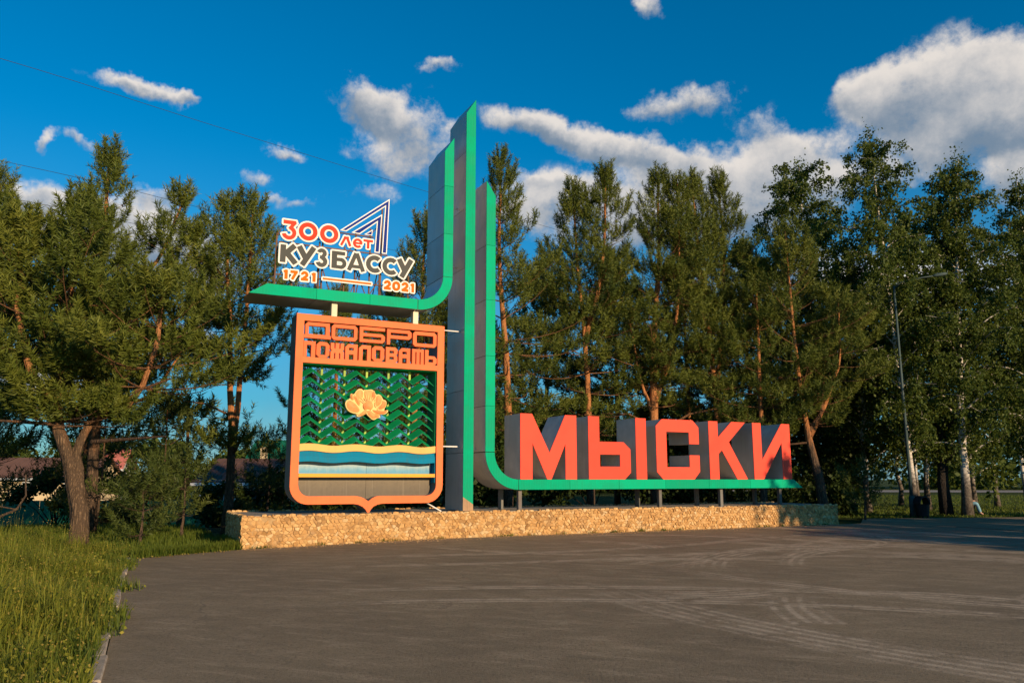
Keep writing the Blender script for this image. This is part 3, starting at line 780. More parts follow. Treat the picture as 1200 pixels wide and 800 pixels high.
def wave_band(x0, x1, ztop, zbot, amp, ph, n=48):
    f = lambda x: amp * math.sin((x - 1.28) * 2 * math.pi / 1.17 + ph)
    top = [(x0 + (x1 - x0) * i / n, ztop + f(x0 + (x1 - x0) * i / n)) for i in range(n + 1)]
    bot = [(x0 + (x1 - x0) * i / n, zbot + f(x0 + (x1 - x0) * i / n)) for i in range(n + 1)]
    return bot + top[::-1]


sh.part('yellow_wave', plate([wave_band(1.292, 4.878, 2.448, 2.272, .024, .1)], CF + .02, CF + .05, .004), 'sand_yellow')
sh.part('blue_wave', plate([wave_band(1.297, 4.872, 2.268, 2.135, .023, .1)], CF + .06, CF + .12, .004), 'river_blue')
sh.part('blue_wave', plate([wave_band(1.297, 4.872, 2.15, 2.012, .018, .1)], CF + .035, CF + .055, .004), 'river_blue')
sh.box('yellow_strip', 1.306, 4.876, CF + .02, CF + .08, 1.645, 1.735, 'strip_yellow', bevel=.004)
for a, b in ((1.33, 3.085), (3.091, 4.86)):
    sh.box('light_blue_panel', a, b, CF + .30, CF + .33, 1.70, 2.30, 'panel_lightblue')
    sh.box('bare_panel', a, b, CF + .30, CF + .33, 1.10, 1.685, 'panel_bare')
# the lotus
PET = [[(2.618, 3.729), (2.682, 3.831), (2.747, 3.883), (2.848, 3.864), (2.87, 3.725), (2.825, 3.558), (2.777, 3.491), (2.655, 3.633)], [(2.848, 3.864), (2.933, 3.851), (3.034, 3.878), (3.111, 3.872), (3.108, 3.686), (3.044, 3.568), (2.875, 3.577)], [(3.102, 3.876), (3.163, 3.821), (3.193, 3.69), (3.112, 3.538), (3.065, 3.684)], [(2.511, 3.708), (2.542, 3.758), (2.602, 3.712), (2.623, 3.598), (2.573, 3.588), (2.522, 3.635)], [(2.619, 3.697), (2.668, 3.732), (2.737, 3.669), (2.791, 3.557), (2.778, 3.442), (2.709, 3.504), (2.648, 3.6)], [(2.387, 3.49), (2.433, 3.577), (2.523, 3.591), (2.642, 3.518), (2.746, 3.407), (2.799, 3.312), (2.718, 3.24), (2.551, 3.262), (2.433, 3.346)], [(3.192, 3.74), (3.276, 3.764), (3.365, 3.681), (3.351, 3.548), (3.285, 3.462), (3.184, 3.409), (3.154, 3.572)], [(3.383, 3.624), (3.462, 3.602), (3.473, 3.503), (3.424, 3.401), (3.289, 3.347), (3.219, 3.377), (3.352, 3.531)], [(3.033, 3.37), (3.22, 3.344), (3.392, 3.334), (3.511, 3.372), (3.504, 3.305), (3.411, 3.244), (3.257, 3.25), (3.138, 3.259)], [(2.686, 3.21), (2.769, 3.229), (2.85, 3.297), (2.949, 3.366), (3.034, 3.337), (2.935, 3.251), (2.804, 3.178), (2.712, 3.162)], [(2.949, 3.35), (3.051, 3.337), (3.138, 3.242), (3.31, 3.207), (3.294, 3.157), (3.226, 3.155), (3.126, 3.083), (3.022, 3.172), (2.935, 3.251)]]


def smooth_loop(p, it=2):
    for _ in range(it):
        q = []
        for i in range(len(p)):
            a, b = p[i], p[(i + 1) % len(p)]
            q += [(a[0] * .75 + b[0] * .25, a[1] * .75 + b[1] * .25), (a[0] * .25 + b[0] * .75, a[1] * .25 + b[1] * .75)]
        p = q
    return p


def scale_loop(p, k):
    cx = sum(a for a, b in p) / len(p); cy = sum(b for a, b in p) / len(p); return [(cx + (a - cx) * k, cy + (b - cy) * k) for a, b in p]


lot_c = CF - .03
LO = Sign('lotus_emblem', 'raised pale orange lotus flower emblem in the middle of the green chevrons', 'emblem', 2.95)
base = [(2.42, 3.36), (2.40, 3.50), (2.5, 3.62), (2.6, 3.74), (2.75, 3.85), (3.1, 3.85), (3.2, 3.76), (3.35, 3.7), (3.45, 3.58), (3.44, 3.36), (3.40, 3.27), (3.25, 3.18), (3.12, 3.12), (2.95, 3.28), (2.74, 3.2), (2.55, 3.28)]
LO.part('back_plate', plate([smooth_loop(base, 1)], lot_c + .03, lot_c + .16, .004), 'petal_rim')
orderd = {0: .012, 1: .018, 2: .008, 3: .004, 4: .0, 5: -.012, 6: -.004, 7: -.016, 8: -.030, 9: -.028, 10: -.036}


def dome(loop, c0, lift, rings=3):
    b = MB(); n = len(loop); cx = sum(a for a, _ in loop) / n; cz = sum(z for _, z in loop) / n
    for k in range(rings + 1):
        t = k / rings; sc = 1 - t * .92
        for a, z in loop: b.v.append((cx + (a - cx) * sc, c0 - lift * math.sin(t * math.pi / 2), cz + (z - cz) * sc))
    for k in range(rings):
        for i in range(n):
            j = (i + 1) % n; b.f.append((k * n + i, k * n + j, (k + 1) * n + j, (k + 1) * n + i))
    b.f.append(tuple(rings * n + i for i in range(n)))
    return b.mesh('petal_blade', True)


for i, p in enumerate(PET):
    if area(p) < 0: p = p[::-1]
    p = smooth_loop([(x, z) for x, z in p], 2); c = lot_c + orderd[i]
    p = scale_loop(p, 1.05)
    rim_ = LO.part('petal', plate([p], c, c + .075, .006), 'petal_rim')
    LO.part('petal_blade', dome(scale_loop(p, .86), c - .001, .035), 'petal_orange', rim_)
cent = [(2.99 + .13 * math.cos(a), 3.45 + .12 * math.sin(a)) for a in np.linspace(0, 2 * math.pi, 17)[:-1]]
LO.part('flower_centre', dome(cent, lot_c - .005, .05), 'petal_orange')
for k in range(9):
    a = R(35 + k * 14); r0_, r1_ = .13, .13 + .1 + .05 * (k % 3)
    b = MB(); b.bar((2.99 + r0_ * math.cos(a), lot_c - .01, 3.45 + r0_ * math.sin(a)), (2.99 + r1_ * math.cos(a), lot_c - .012, 3.45 + r1_ * math.sin(a)), .014)
    LO.part('stamen', b.mesh('stamen'), 'petal_rim')
sh.box('emblem_bracket', 2.93, 2.99, CF + .04, CF + .34, 3.42, 3.52, 'blade_green')

for x in (2.065, 4.29):
    ps = Sign('short_cream_post', 'short cream post on the %s of the shield top, holding up the arm' % ('left half' if x < 3 else 'right half'), 'post', x, 'cream posts between shield and arm')
    ps.box('post_shaft', x - .075, x + .075, CF + .14, CF + .34, 5.722, 6.112, 'cream_paint', bevel=.006)
    ps.box('foot_plate', x - .10, x + .10, CF + .11, CF + .37, 5.716, 5.732, 'cream_paint')


# ---- anniversary sign on the arm, lettering from stroke outlines
def contour(segs, lev, bounds, h=.0085):
    """outline polygons (marching squares) of the union of strokes grown by lev"""
    X0, X1, Z0, Z1 = bounds
    gx = np.arange(X0, X1 + h, h); gy = np.arange(Z0, Z1 + h, h); X, Z = np.meshgrid(gx, gy); D = np.full(X.shape, 9.0)
    for s in segs:
        if s[0] == 'l':
            _, a, b, c, d, w = s; L = math.hypot(c - a, d - b); ux, uy = (c - a) / L, (d - b) / L
            t = (X - a) * ux + (Z - b) * uy; n = -(X - a) * uy + (Z - b) * ux
            q1 = np.abs(t - L / 2) - L / 2; q2 = np.abs(n) - w / 2
            dd = np.minimum(np.maximum(q1, q2), 0) + np.hypot(np.maximum(q1, 0), np.maximum(q2, 0))
        else:
            _, cx, cy, r, a0, a1, w = s; dx, dy = X - cx, Z - cy; rr_ = np.hypot(dx, dy); band = np.abs(rr_ - r) - w / 2
            if a1 - a0 >= 359: dd = band
            else:
                m_ = R((a0 + a1) / 2); hw = R((a1 - a0) / 2); an = np.abs((np.arctan2(dy, dx) - m_ + math.pi) % (2 * math.pi) - math.pi)
                ang = (an - hw) * np.maximum(rr_, .02)
                dd = np.where(ang < 0, np.maximum(band, np.maximum(ang, -9)), np.hypot(np.maximum(band, 0), ang))
        D = np.minimum(D, dd)
    D = D - lev; D[0, :] = D[-1, :] = 1; D[:, 0] = D[:, -1] = 1
    nxt = {}
    ny, nx = D.shape; S = D < 0
    def ip(i, j, k, l):
        a, b = D[i, j], D[k, l]; t = a / (a - b)
        return (gx[j] + (gx[l] - gx[j]) * t, gy[i] + (gy[k] - gy[i]) * t)
    code = S[:-1, :-1] * 1 + S[:-1, 1:] * 2 + S[1:, 1:] * 4 + S[1:, :-1] * 8
    T = {1: [(3, 0)], 2: [(0, 1)], 3: [(3, 1)], 4: [(1, 2)], 5: [(3, 0), (1, 2)], 6: [(0, 2)], 7: [(3, 2)], 8: [(2, 3)], 9: [(2, 0)], 10: [(0, 1), (2, 3)], 11: [(2, 1)], 12: [(1, 3)], 13: [(1, 0)], 14: [(0, 3)]}
    pos = {}
    for i, j in zip(*np.nonzero((code > 0) & (code < 15))):
        def ed(e):
            if e == 0: k = ('h', i, j); P = lambda: ip(i, j, i, j + 1)
            elif e == 1: k = ('v', i, j + 1); P = lambda: ip(i, j + 1, i + 1, j + 1)
            elif e == 2: k = ('h', i + 1, j); P = lambda: ip(i + 1, j, i + 1, j + 1)
            else: k = ('v', i, j); P = lambda: ip(i, j, i + 1, j)
            if k not in pos: pos[k] = P()
            return k
        for a, b in T[int(code[i, j])]: nxt[ed(a)] = ed(b)
    loops = []
    while nxt:
        st = next(iter(nxt)); k = st; lp = []
        while k in nxt: lp.append(pos[k]); k = nxt.pop(k)
        if len(lp) > 8: loops.append(rdp(lp, .0022))
    return loops


def rdp(p, eps):
    def go(a, b):
        if b <= a + 1: return []
        A_, B_ = np.array(p[a]), np.array(p[b]); d = B_ - A_; L = np.hypot(*d)
        Q = np.array(p[a + 1:b]) - A_
        ds = np.hypot(Q[:, 0], Q[:, 1]) if L < 1e-9 else np.abs(Q[:, 0] * d[1] - Q[:, 1] * d[0]) / L
        i = int(np.argmax(ds))
        return [] if ds[i] < eps else go(a, a + 1 + i) + [a + 1 + i] + go(a + 1 + i, b)
    n = len(p); far = max(range(n), key=lambda i: math.dist(p[0], p[i]))
    idx = [0] + go(0, far) + [far] + go(far, n - 1)
    return [p[i] for i in idx]


w3 = .098
words = []   # (strokes, coloured material, group kind)
t300 = [[('l', .68, 8.12, 1.0, 8.12, w3), ('l', .985, 8.14, .84, 7.94, .088), ('a', .83, 7.84, .135, -165, 85, w3)],
        [('a', 1.315, 7.937, .185, 0, 360, .112)], [('a', 1.865, 7.945, .185, 0, 360, .112)]]
tlet = [[('l', 2.20, 7.70, 2.315, 7.95, .066), ('l', 2.445, 7.70, 2.345, 7.95, .066), ('l', 2.27, 7.925, 2.40, 7.925, .05)],
        [('a', 2.645, 7.812, .098, 0, 318, .064), ('l', 2.56, 7.812, 2.765, 7.812, .05)],
        [('l', 2.80, 7.915, 3.06, 7.915, .066), ('l', 2.93, 7.93, 2.93, 7.70, .066)]]
wk = .138
tkuz = [[('l', .70, 7.04, .70, 7.50, wk), ('l', .74, 7.24, .99, 7.51, wk), ('l', .79, 7.30, 1.03, 7.03, wk)],
        [('l', 1.10, 7.51, 1.285, 7.19, wk), ('l', 1.48, 7.52, 1.19, 7.02, wk)],
        [('a', 1.685, 7.395, .078, -80, 165, .1), ('a', 1.685, 7.175, .098, -165, 95, .105), ('l', 1.64, 7.29, 1.70, 7.29, .09)],
        [('l', 2.02, 7.04, 2.02, 7.50, wk), ('l', 1.98, 7.455, 2.30, 7.455, .095), ('l', 2.0, 7.285, 2.2, 7.285, .09), ('l', 2.0, 7.083, 2.2, 7.083, .09), ('a', 2.19, 7.184, .101, -92, 92, .1)],
        [('l', 2.41, 7.03, 2.595, 7.51, .105), ('l', 2.80, 7.03, 2.615, 7.51, .105), ('l', 2.49, 7.145, 2.72, 7.145, .085)],
        [('a', 3.11, 7.275, .178, 48, 312, .12)],
        [('a', 3.565, 7.272, .178, 48, 312, .12)],
        [('l', 3.79, 7.51, 3.955, 7.19, wk), ('l', 4.14, 7.52, 3.87, 7.01, wk)]]
def dig(d, x, z, s, w):
    """digit strokes of height s at x (left), z (bottom)"""
    k = s / .25
    if d == '1': return [('l', x + .085 * k, z, x + .085 * k, z + s, w), ('l', x + .02 * k, z + s - .055 * k, x + .1 * k, z + s - .02 * k, w * .8)]
    if d == '7': return [('l', x, z + s - w / 2, x + .19 * k, z + s - w / 2, w), ('l', x + .165 * k, z + s - .02, x + .05 * k, z, w)]
    if d == '2': return [('a', x + .10 * k, z + s - .085 * k, .062 * k, -35, 185, w), ('l', x + .145 * k, z + s - .12 * k, x + .04 * k, z + .03 * k, w), ('l', x + .005, z + w / 2, x + .2 * k, z + w / 2, w)]
    if d == '0': return [('a', x + .105 * k, z + s - .105 * k, .075 * k, 0, 180, w), ('a', x + .105 * k, z + .105 * k, .075 * k, 180, 360, w), ('l', x + .03 * k, z + .1 * k, x + .03 * k, z + s - .1 * k, w), ('l', x + .18 * k, z + .1 * k, x + .18 * k, z + s - .1 * k, w)]
td = [dig('1', .73, 6.62, .24, .078), dig('7', .915, 6.62, .24, .072), dig('2', 1.18, 6.62, .24, .072), dig('1', 1.44, 6.62, .24, .078)]
td += [dig('2', 3.39, 6.625, .25, .074), dig('0', 3.635, 6.625, .25, .074), dig('2', 3.89, 6.625, .25, .074), dig('1', 4.13, 6.625, .25, .074)]
tdash = [[('l', 1.745, 6.735, 3.045, 6.735, .048)]]
AS = Sign('anniversary_sign', 'metal lattice sign 300 лет Кузбассу 1721 to 2021 with blue striped triangle, standing on the arm', 'sign', 2.4)
AC = .36
for grp, mt, nm, dc, wm in ((t300, 'sign_red', 'red_numeral', 0, .044), (tlet, 'sign_red', 'red_letter', .03, .036), (tkuz, 'sign_grey', 'dark_letter', -.03, .044), (td, 'sign_orange', 'orange_digit', .01, .036), (tdash, 'sign_orange', 'orange_dash', .01, .036)):
    for gi, g in enumerate(grp):
        xs_ = []
        for s in g: xs_ += ([s[1], s[3]] if s[0] == 'l' else [s[1] - s[3], s[1] + s[3]])
        bd = (min(xs_) - .16, max(xs_) + .16, 6.45, 8.35)
        off = .0022 * (gi % 3)
        bk = AS.part('white_backing', plate(contour(g, wm, bd), AC + dc - off, AC + dc + .03 - off), 'sign_white')
        AS.part(nm, plate(contour(g, 0.0, bd), AC + dc - .012 - off, AC + dc - .001 - off), mt, bk)
L1 = [(2.16, 8.115), (3.51, 9.205), (3.47, 7.63), (3.325, 7.625), (3.385, 8.955), (2.333, 8.105)]
L2 = [(2.472, 8.095), (3.31, 8.735), (3.265, 7.63), (3.12, 7.628), (3.165, 8.475), (2.70, 8.08)]
L3 = [(2.82, 8.09), (3.055, 8.262), (3.045, 8.09)]
for L_ in (L1, L2, L3):
    bk = AS.part('logo_stripe', plate([L_], AC + .06, AC + .085, .003), 'sign_white')
    AS.part('stripe_face', plate([inset(L_, .028 if len(L_) > 3 else .022)], AC + .05, AC + .059), 'sign_blue', bk)
tr = MB(); TZ = 6.396
for x, zt2 in ((.555, 7.83), (.98, 8.0), (1.66, 7.75), (1.74, 8.2), (2.33, 7.7), (2.62, 8.2), (3.02, 8.3), (3.33, 9.0), (3.30, 7.5), (4.12, 7.1)):
    tr.bar((x, AC + .14, TZ), (x, AC + .14, zt2), .036)
for z, a, b in ((6.74, .58, 4.3), (7.12, .6, 4.1), (7.42, .6, 4.15), (7.60, .6, 3.5), (7.80, .55, 2.1), (8.06, .78, 3.1)): tr.bar((a, AC + .11, z), (b, AC + .11, z), .03)
for a, b, z0_, z1_ in ((1.70, 1.45, 6.4, 6.9), (1.74, 1.98, 7.1, 6.4), (2.50, 2.75, 6.4, 7.1), (2.95, 2.65, 6.4, 7.1), (.58, .78, 7.84, 8.14), (3.35, 3.0, 7.0, 6.4), (1.3, 1.1, 7.6, 7.0), (.9, 1.15, 7.65, 7.2), (3.3, 2.7, 8.5, 7.7), (2.2, 2.5, 7.1, 7.7)):
    tr.bar((a, AC + .15, z0_), (b, AC + .15, z1_), .022)
for x in (.60, 1.7, 2.4, 2.85, 3.32, 4.12):
    tr.bar((x, AC + .15, 7.5 if x not in (4.12,) else 7.05), (x, AC + .95, TZ), .024); tr.box(x - .09, x + .09, AC + .08, AC + .22, TZ + .001, TZ + .03)
AS.part('support_lattice', tr.mesh('lattice'), 'metal_rust')

# ------------------------------------------------------------------ vegetation
def needle_mesh(P, D, L, rg, k=14, nl=.12, w=.02, tb=None):
    n = len(P); P = np.asarray(P, float); D = np.asarray(D, float); L = np.asarray(L, float)
    D /= np.linalg.norm(D, axis=1, keepdims=True) + 1e-9
    ref = np.where(np.abs(D[:, 2:3]) > .9, np.array([[1., 0, 0]]), np.array([[0, 0, 1.]]))
    A_ = np.cross(D, ref); A_ /= np.linalg.norm(A_, axis=1, keepdims=True); B_ = np.cross(D, A_)
    t = (np.arange(k)[None, :] + rg.rand(n, k)) / k
    ph = rg.rand(n, k) * 2 * np.pi
    base = P[:, None] + D[:, None] * (t * L[:, None])[..., None]
    out = A_[:, None] * np.cos(ph)[..., None] + B_[:, None] * np.sin(ph)[..., None]
    dr = D[:, None] * (.30 + .75 * t[..., None] ** 2) + out * .95
    ln = nl * (.75 + .5 * rg.rand(n, k))
    tip = base + dr * ln[..., None]
    wv = np.cross(dr, rg.randn(n, k, 3)); wv /= np.linalg.norm(wv, axis=2, keepdims=True) + 1e-9
    wv *= w / 2
    V = np.stack([base - wv, base + wv, tip], 2).reshape(-1, 3)
    F = np.arange(len(V)).reshape(-1, 3)
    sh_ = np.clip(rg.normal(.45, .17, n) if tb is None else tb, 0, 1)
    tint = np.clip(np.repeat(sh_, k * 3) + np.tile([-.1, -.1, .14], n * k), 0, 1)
    return V, F, tint


def leaf_mesh(P, rg, size=.1, down=.5):
    P = np.asarray(P); n = len(P)
    d = rg.randn(n, 3); d[:, 2] -= down; d /= np.linalg.norm(d, axis=1, keepdims=True)
    w = np.cross(d, rg.randn(n, 3)); w /= np.linalg.norm(w, axis=1, keepdims=True)
    s = size * (.65 + .7 * rg.rand(n, 1))
    V = np.stack([P, P + d * s * .5 + w * s * .36, P + d * s, P + d * s * .5 - w * s * .36], 1).reshape(-1, 3)
    F = np.arange(4 * n).reshape(-1, 4)
    t = np.repeat(np.clip(rg.normal(.45, .2, n), 0, 1), 4)
    return V, F, t


def dirv(az, el): return np.array([math.cos(az) * math.cos(el), math.sin(az) * math.cos(el), math.sin(el)])


def lerp_path(pts, f):
    n = len(pts) - 1; x = min(max(f, 0), .9999) * n; i = int(x); return pts[i] + (pts[i + 1] - pts[i]) * (x - i)


def pine(label, x, y, stems, seed, mat='pine_needles', k=30, dens=1.0, bark='pine_bark', cat='pine tree', name='pine_tree', nl=.135, w=.028, trunk_n=12, group=None, z=None, rough=0.0, extra=()):
    """stems: (points, r0, r1, z where the crown starts, widest crown radius, height of widest point 0..1)"""
    rg = np.random.RandomState(seed); z0 = (G(x, y) - .1) if z is None else z
    th = thing(name, label, cat, (x, y, z0), 0, group)
    tk = MB(); br = MB(); SP, SD, SL, ST = [], [], [], []
    for st in stems:
        pts, r0, r1, zcs, Rm, wp = st[:6]; fl = st[6] if len(st) > 6 else 1.0
        pts = [np.array(p, float) for p in pts]
        n = 10; path = [lerp_path(pts, i / n) + np.array([rg.uniform(-1, 1), rg.uniform(-1, 1), 0]) * r1 * .8 * (0 < i < n) for i in range(n + 1)]
        rad = [r0 + (r1 - r0) * (i / n) ** .8 for i in range(n + 1)]
        tk.tube(path, rad, trunk_n)
        ztop = pts[-1][2]; hh = ztop - zcs; z_ = zcs
        while z_ < ztop - .1:
            t = (z_ - zcs) / hh
            prof = (min(1, .35 + .65 * t / wp) if t < wp else ((1 - t) / (1 - wp)) ** 1.12) * Rm * 1.18 + .15
            # trunk point at height z_
            zz_ = np.array([p[2] for p in path]); f = np.interp(z_, zz_, np.arange(len(path))); i = min(int(f), len(path) - 2); o_ = path[i] + (path[i + 1] - path[i]) * (f - i)
            nb = rg.randint(5, 8)
            a0 = rg.rand() * 6.28
            for q in range(nb):
                if rg.rand() > .93 * fl: continue
                az = a0 + q * 6.283 / nb + rg.normal(0, .25); el = R(-10 + 50 * t ** 1.3 + rg.normal(0, 9)); ln = prof * rg.uniform(.5, 1.3)
                c = [o_.copy()]; d = dirv(az, el); ns = 5
                for u in range(ns):
                    d = d + np.array([rg.normal(0, .08), rg.normal(0, .08), .02 + .045 * u]); d /= np.linalg.norm(d); c.append(c[-1] + d * ln / ns)
                rb = max(.010, r1 * .3 + (r0 * .15) * (1 - t) * min(1, ln / 2))
                br.tube(c, [rb * (1 - .8 * u / ns) for u in range(ns + 1)], 5, False)
                step = .19 / dens; m_ = max(2, int(ln / step)); tb = np.clip(rg.normal(.45, .12), .1, .9)
                for s in range(m_):
                    f2 = .30 + .70 * (s + rg.rand()) / m_; b0 = lerp_path(c, f2); bd = c[-1] - c[-2]; bd = bd / np.linalg.norm(bd)
                    side = np.cross(bd, [0, 0, 1]); side /= np.linalg.norm(side) + 1e-6; sg = 1 if s % 2 else -1
                    sl_ = (.22 + .42 * (1 - f2) * min(1.3, ln)) * rg.uniform(.7, 1.25)
                    sd_ = bd * .7 + side * sg * rg.uniform(.4, 1.0) + np.array([0, 0, rg.uniform(-.05, .5)]); sd_ /= np.linalg.norm(sd_)
                    tipb = b0 + sd_ * sl_
                    if s % 3 == 0 and sl_ > .3: br.tube([b0, tipb], [rb * .3, .006], 3, False)
                    ns2 = max(1, int(sl_ / .30))
                    for v in range(ns2):
                        pp = b0 + sd_ * sl_ * (v + .6) / ns2; s2 = 1 if v % 2 else -1
                        dd = sd_ + np.cross(sd_, [0, 0, 1]) * s2 * rg.uniform(.2, .9) + np.array([0, 0, rg.uniform(.3, 1.3)])
                        SP.append(pp); SD.append(dd); SL.append(rg.uniform(.34, .62)); ST.append(tb + rg.normal(0, .12))
                    SP.append(tipb); SD.append(sd_ + np.array([0, 0, .9])); SL.append(rg.uniform(.4, .62)); ST.append(tb + .15)
                fq = c[-1].copy(); fd = bd * .7 + np.array([0, 0, .45 + .8 * t])
                for v in range(rg.randint(2, 4)):
                    fd = fd / np.linalg.norm(fd); SP.append(fq.copy()); SD.append(fd.copy()); SL.append(.42); ST.append(tb + .12)
                    for q2 in range(1): SP.append(fq.copy()); SD.append(fd + rg.normal(0, .35, 3)); SL.append(.4); ST.append(tb + .05)
                    fq = fq + fd * .24; fd = fd + np.array([0, 0, .25])
            z_ += (.50 + .22 * (1 - t)) * rg.uniform(.7, 1.35) / (.75 + .25 * dens)
        for q in range(7):
            SP.append(path[-1] + np.array([0, 0, -.9 + q * .18])); SD.append(np.array([rg.normal(0, .22), rg.normal(0, .22), 1])); SL.append(.5); ST.append(.55)
    for pts in extra:     # bare limbs
        pts = [np.array(p, float) for p in pts[0]] and pts
        q = [np.array(p, float) for p in pts[0]]; br.tube(q, list(np.linspace(pts[1], pts[2], len(q))), 7, False)
    me = tk.mesh('trunk', True)
    if rough:
        co_ = np.empty(len(me.vertices) * 3); me.vertices.foreach_get('co', co_); co_ = co_.reshape(-1, 3)
        co_ += rg.normal(0, rough, co_.shape) * np.array([1, 1, .3]); me.vertices.foreach_set('co', co_.ravel()); me.update()
    put('trunk', me, bark, th); put('branches', br.mesh('branches', True), 'limb_bark', th)
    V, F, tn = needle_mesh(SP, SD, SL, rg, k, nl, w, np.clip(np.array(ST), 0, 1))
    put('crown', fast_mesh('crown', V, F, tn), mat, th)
    return th


def birch(label, x, y, H, seed, Rm=2.3, zc=2.2, r0=.14, lean=(0, 0), leaf=.115, n_limbs=34, dens=1.0, bark='birch_bark', name='birch_tree', cat='birch tree', mat='birch_leaves', droop=1.0, wp=.3, top=.25, group=None, topz=1.0):
    rg = np.random.RandomState(seed); z0 = G(x, y) - .1
    th = thing(name, label, cat, (x, y, z0), 0, group)
    tk = MB(); br = MB(); LP = []
    path = [np.array([lean[0] * t ** 1.3 + rg.normal(0, .05) * (0 < t < 1), lean[1] * t + rg.normal(0, .05) * (0 < t < 1), H * t]) for t in np.linspace(0, 1, 12)]
    tk.tube(path, [r0 * (1 - .9 * t) + (.06 if i == 0 else 0) for i, t in enumerate(np.linspace(0, 1, 12))], 10)
    for l in range(n_limbs):
        t = (l + rg.rand()) / n_limbs; z_ = zc + (H - zc) * t ** .9 * .97
        f = z_ / H * 11; i = min(int(f), 10); o_ = path[i] + (path[i + 1] - path[i]) * (f - i)
        az = l * 2.4 + rg.normal(0, .3); prof = ((.55 + .45 * t / wp) if t < wp else ((1 - t) / (1 - wp)) ** .7 * (1 - top) + top * (1 - t) ** .3) * Rm + .15
        ln = prof * rg.uniform(.75, 1.2); el = R(50 - 10 * t + rg.normal(0, 8)); d = dirv(az, el); c = [o_]
        ns = 6
        for u in range(ns):
            d = d + np.array([rg.normal(0, .06) + math.cos(az) * .05, rg.normal(0, .06) + math.sin(az) * .05, -.10 * u * .6]); d /= np.linalg.norm(d); c.append(c[-1] + d * ln * 1.25 / ns)
        rb = max(.012, r0 * .42 * (1 - t))
        br.tube(c, [rb * (1 - .85 * u / ns) for u in range(ns + 1)], 5, False)
        nst = int((7 + 11 * ln) * dens)
        for s in range(nst):
            f2 = .12 + .88 * rg.rand() ** .8; b0 = lerp_path(c, f2)
            off = rg.normal(0, 1, 3) * np.array([.32, .32, .22]) * (1 - .3 * t); b1 = b0 + off
            hl = rg.uniform(.35, 1.25) * droop * (.5 + .5 * (1 - t)) + .15
            m_ = int(30 * dens * (.5 + hl * .6))
            ts = rg.rand(m_, 1); sway = rg.normal(0, .12, 3); sway[2] = 0
            q = b0 + off * np.minimum(1, ts * 2.2) + np.array([0, 0, -1.]) * hl * np.maximum(0, ts - .25) + sway * ts + rg.normal(0, .055, (m_, 3))
            LP.append(q)
            if s % 4 == 0: br.tube([b0, b1], [.008, .004], 3, False)
    for l in range(int(70 * dens)):
        t_ = rg.uniform(.2, .93); q = path[0] + (path[-1] - path[0]) * t_; q[0] = np.interp(t_, np.linspace(0, 1, 12), [p[0] for p in path]); q[1] = np.interp(t_, np.linspace(0, 1, 12), [p[1] for p in path])
        a = rg.rand() * 6.28; q = q + np.array([math.cos(a), math.sin(a), 0]) * rg.uniform(.2, .7)
        LP.append(q + rg.normal(0, 1, (22, 3)) * np.array([.13, .13, .38]))
    for l in range(int(30 * dens)):
        LP.append(path[-1] + rg.normal(0, 1, (14, 3)) * np.array([.16, .16, .3]) * (1 + l / 30) - np.array([0, 0, l * .045]))
    put('trunk', tk.mesh('trunk', True), bark, th); put('branches', br.mesh('branches', True), bark, th)
    V, F, tn = leaf_mesh(np.vstack(LP), rg, leaf, .7)
    put('crown', fast_mesh('crown', V, F, tn, 4), mat, th)
    return th


def bush(label, x, y, H, Rx, seed, leaf=.1, n=5200, mat='bush_leaves', name='shrub', cat='shrub', group=None, zc=.0, z=None, lump=12, szr=(.28, .5), low=.12):
    rg = np.random.RandomState(seed); z0 = (G(x, y) - .06) if z is None else z
    th = thing(name, label, cat, (x, y, z0), 0, group); br = MB(); LP = []
    for l in range(lump):
        a = rg.rand() * 6.28; r = Rx * .8 * rg.rand() ** .5; cz = zc + (H - zc) * rg.uniform(low, .86)
        k = math.sqrt(max(.08, 1 - ((cz - zc) / (H - zc)) ** 2)); ctr = np.array([math.cos(a) * r * k, math.sin(a) * r * k, cz])
        sz = rg.uniform(*szr) * min(Rx, H * .6)
        d = rg.normal(0, 1, (n // lump, 3)); d /= np.linalg.norm(d, axis=1, keepdims=True); d *= sz * rg.rand(n // lump, 1) ** .45 * np.array([1.1, 1.1, .8])
        LP.append(ctr + d + rg.normal(0, .05, d.shape))
        br.tube([np.array([rg.normal(0, .1), rg.normal(0, .1), 0]), ctr * np.array([.5, .5, .6]), ctr], [.035, .02, .006], 4, False)
    P = np.vstack(LP); P[:, 2] = np.abs(P[:, 2])
    put('stems', br.mesh('stems', True), 'dark_bark', th); V, F, tn = leaf_mesh(P, rg, leaf, .2)
    put('foliage', fast_mesh('foliage', V, F, tn, 4), mat, th); return th


def S(*p): return list(p)


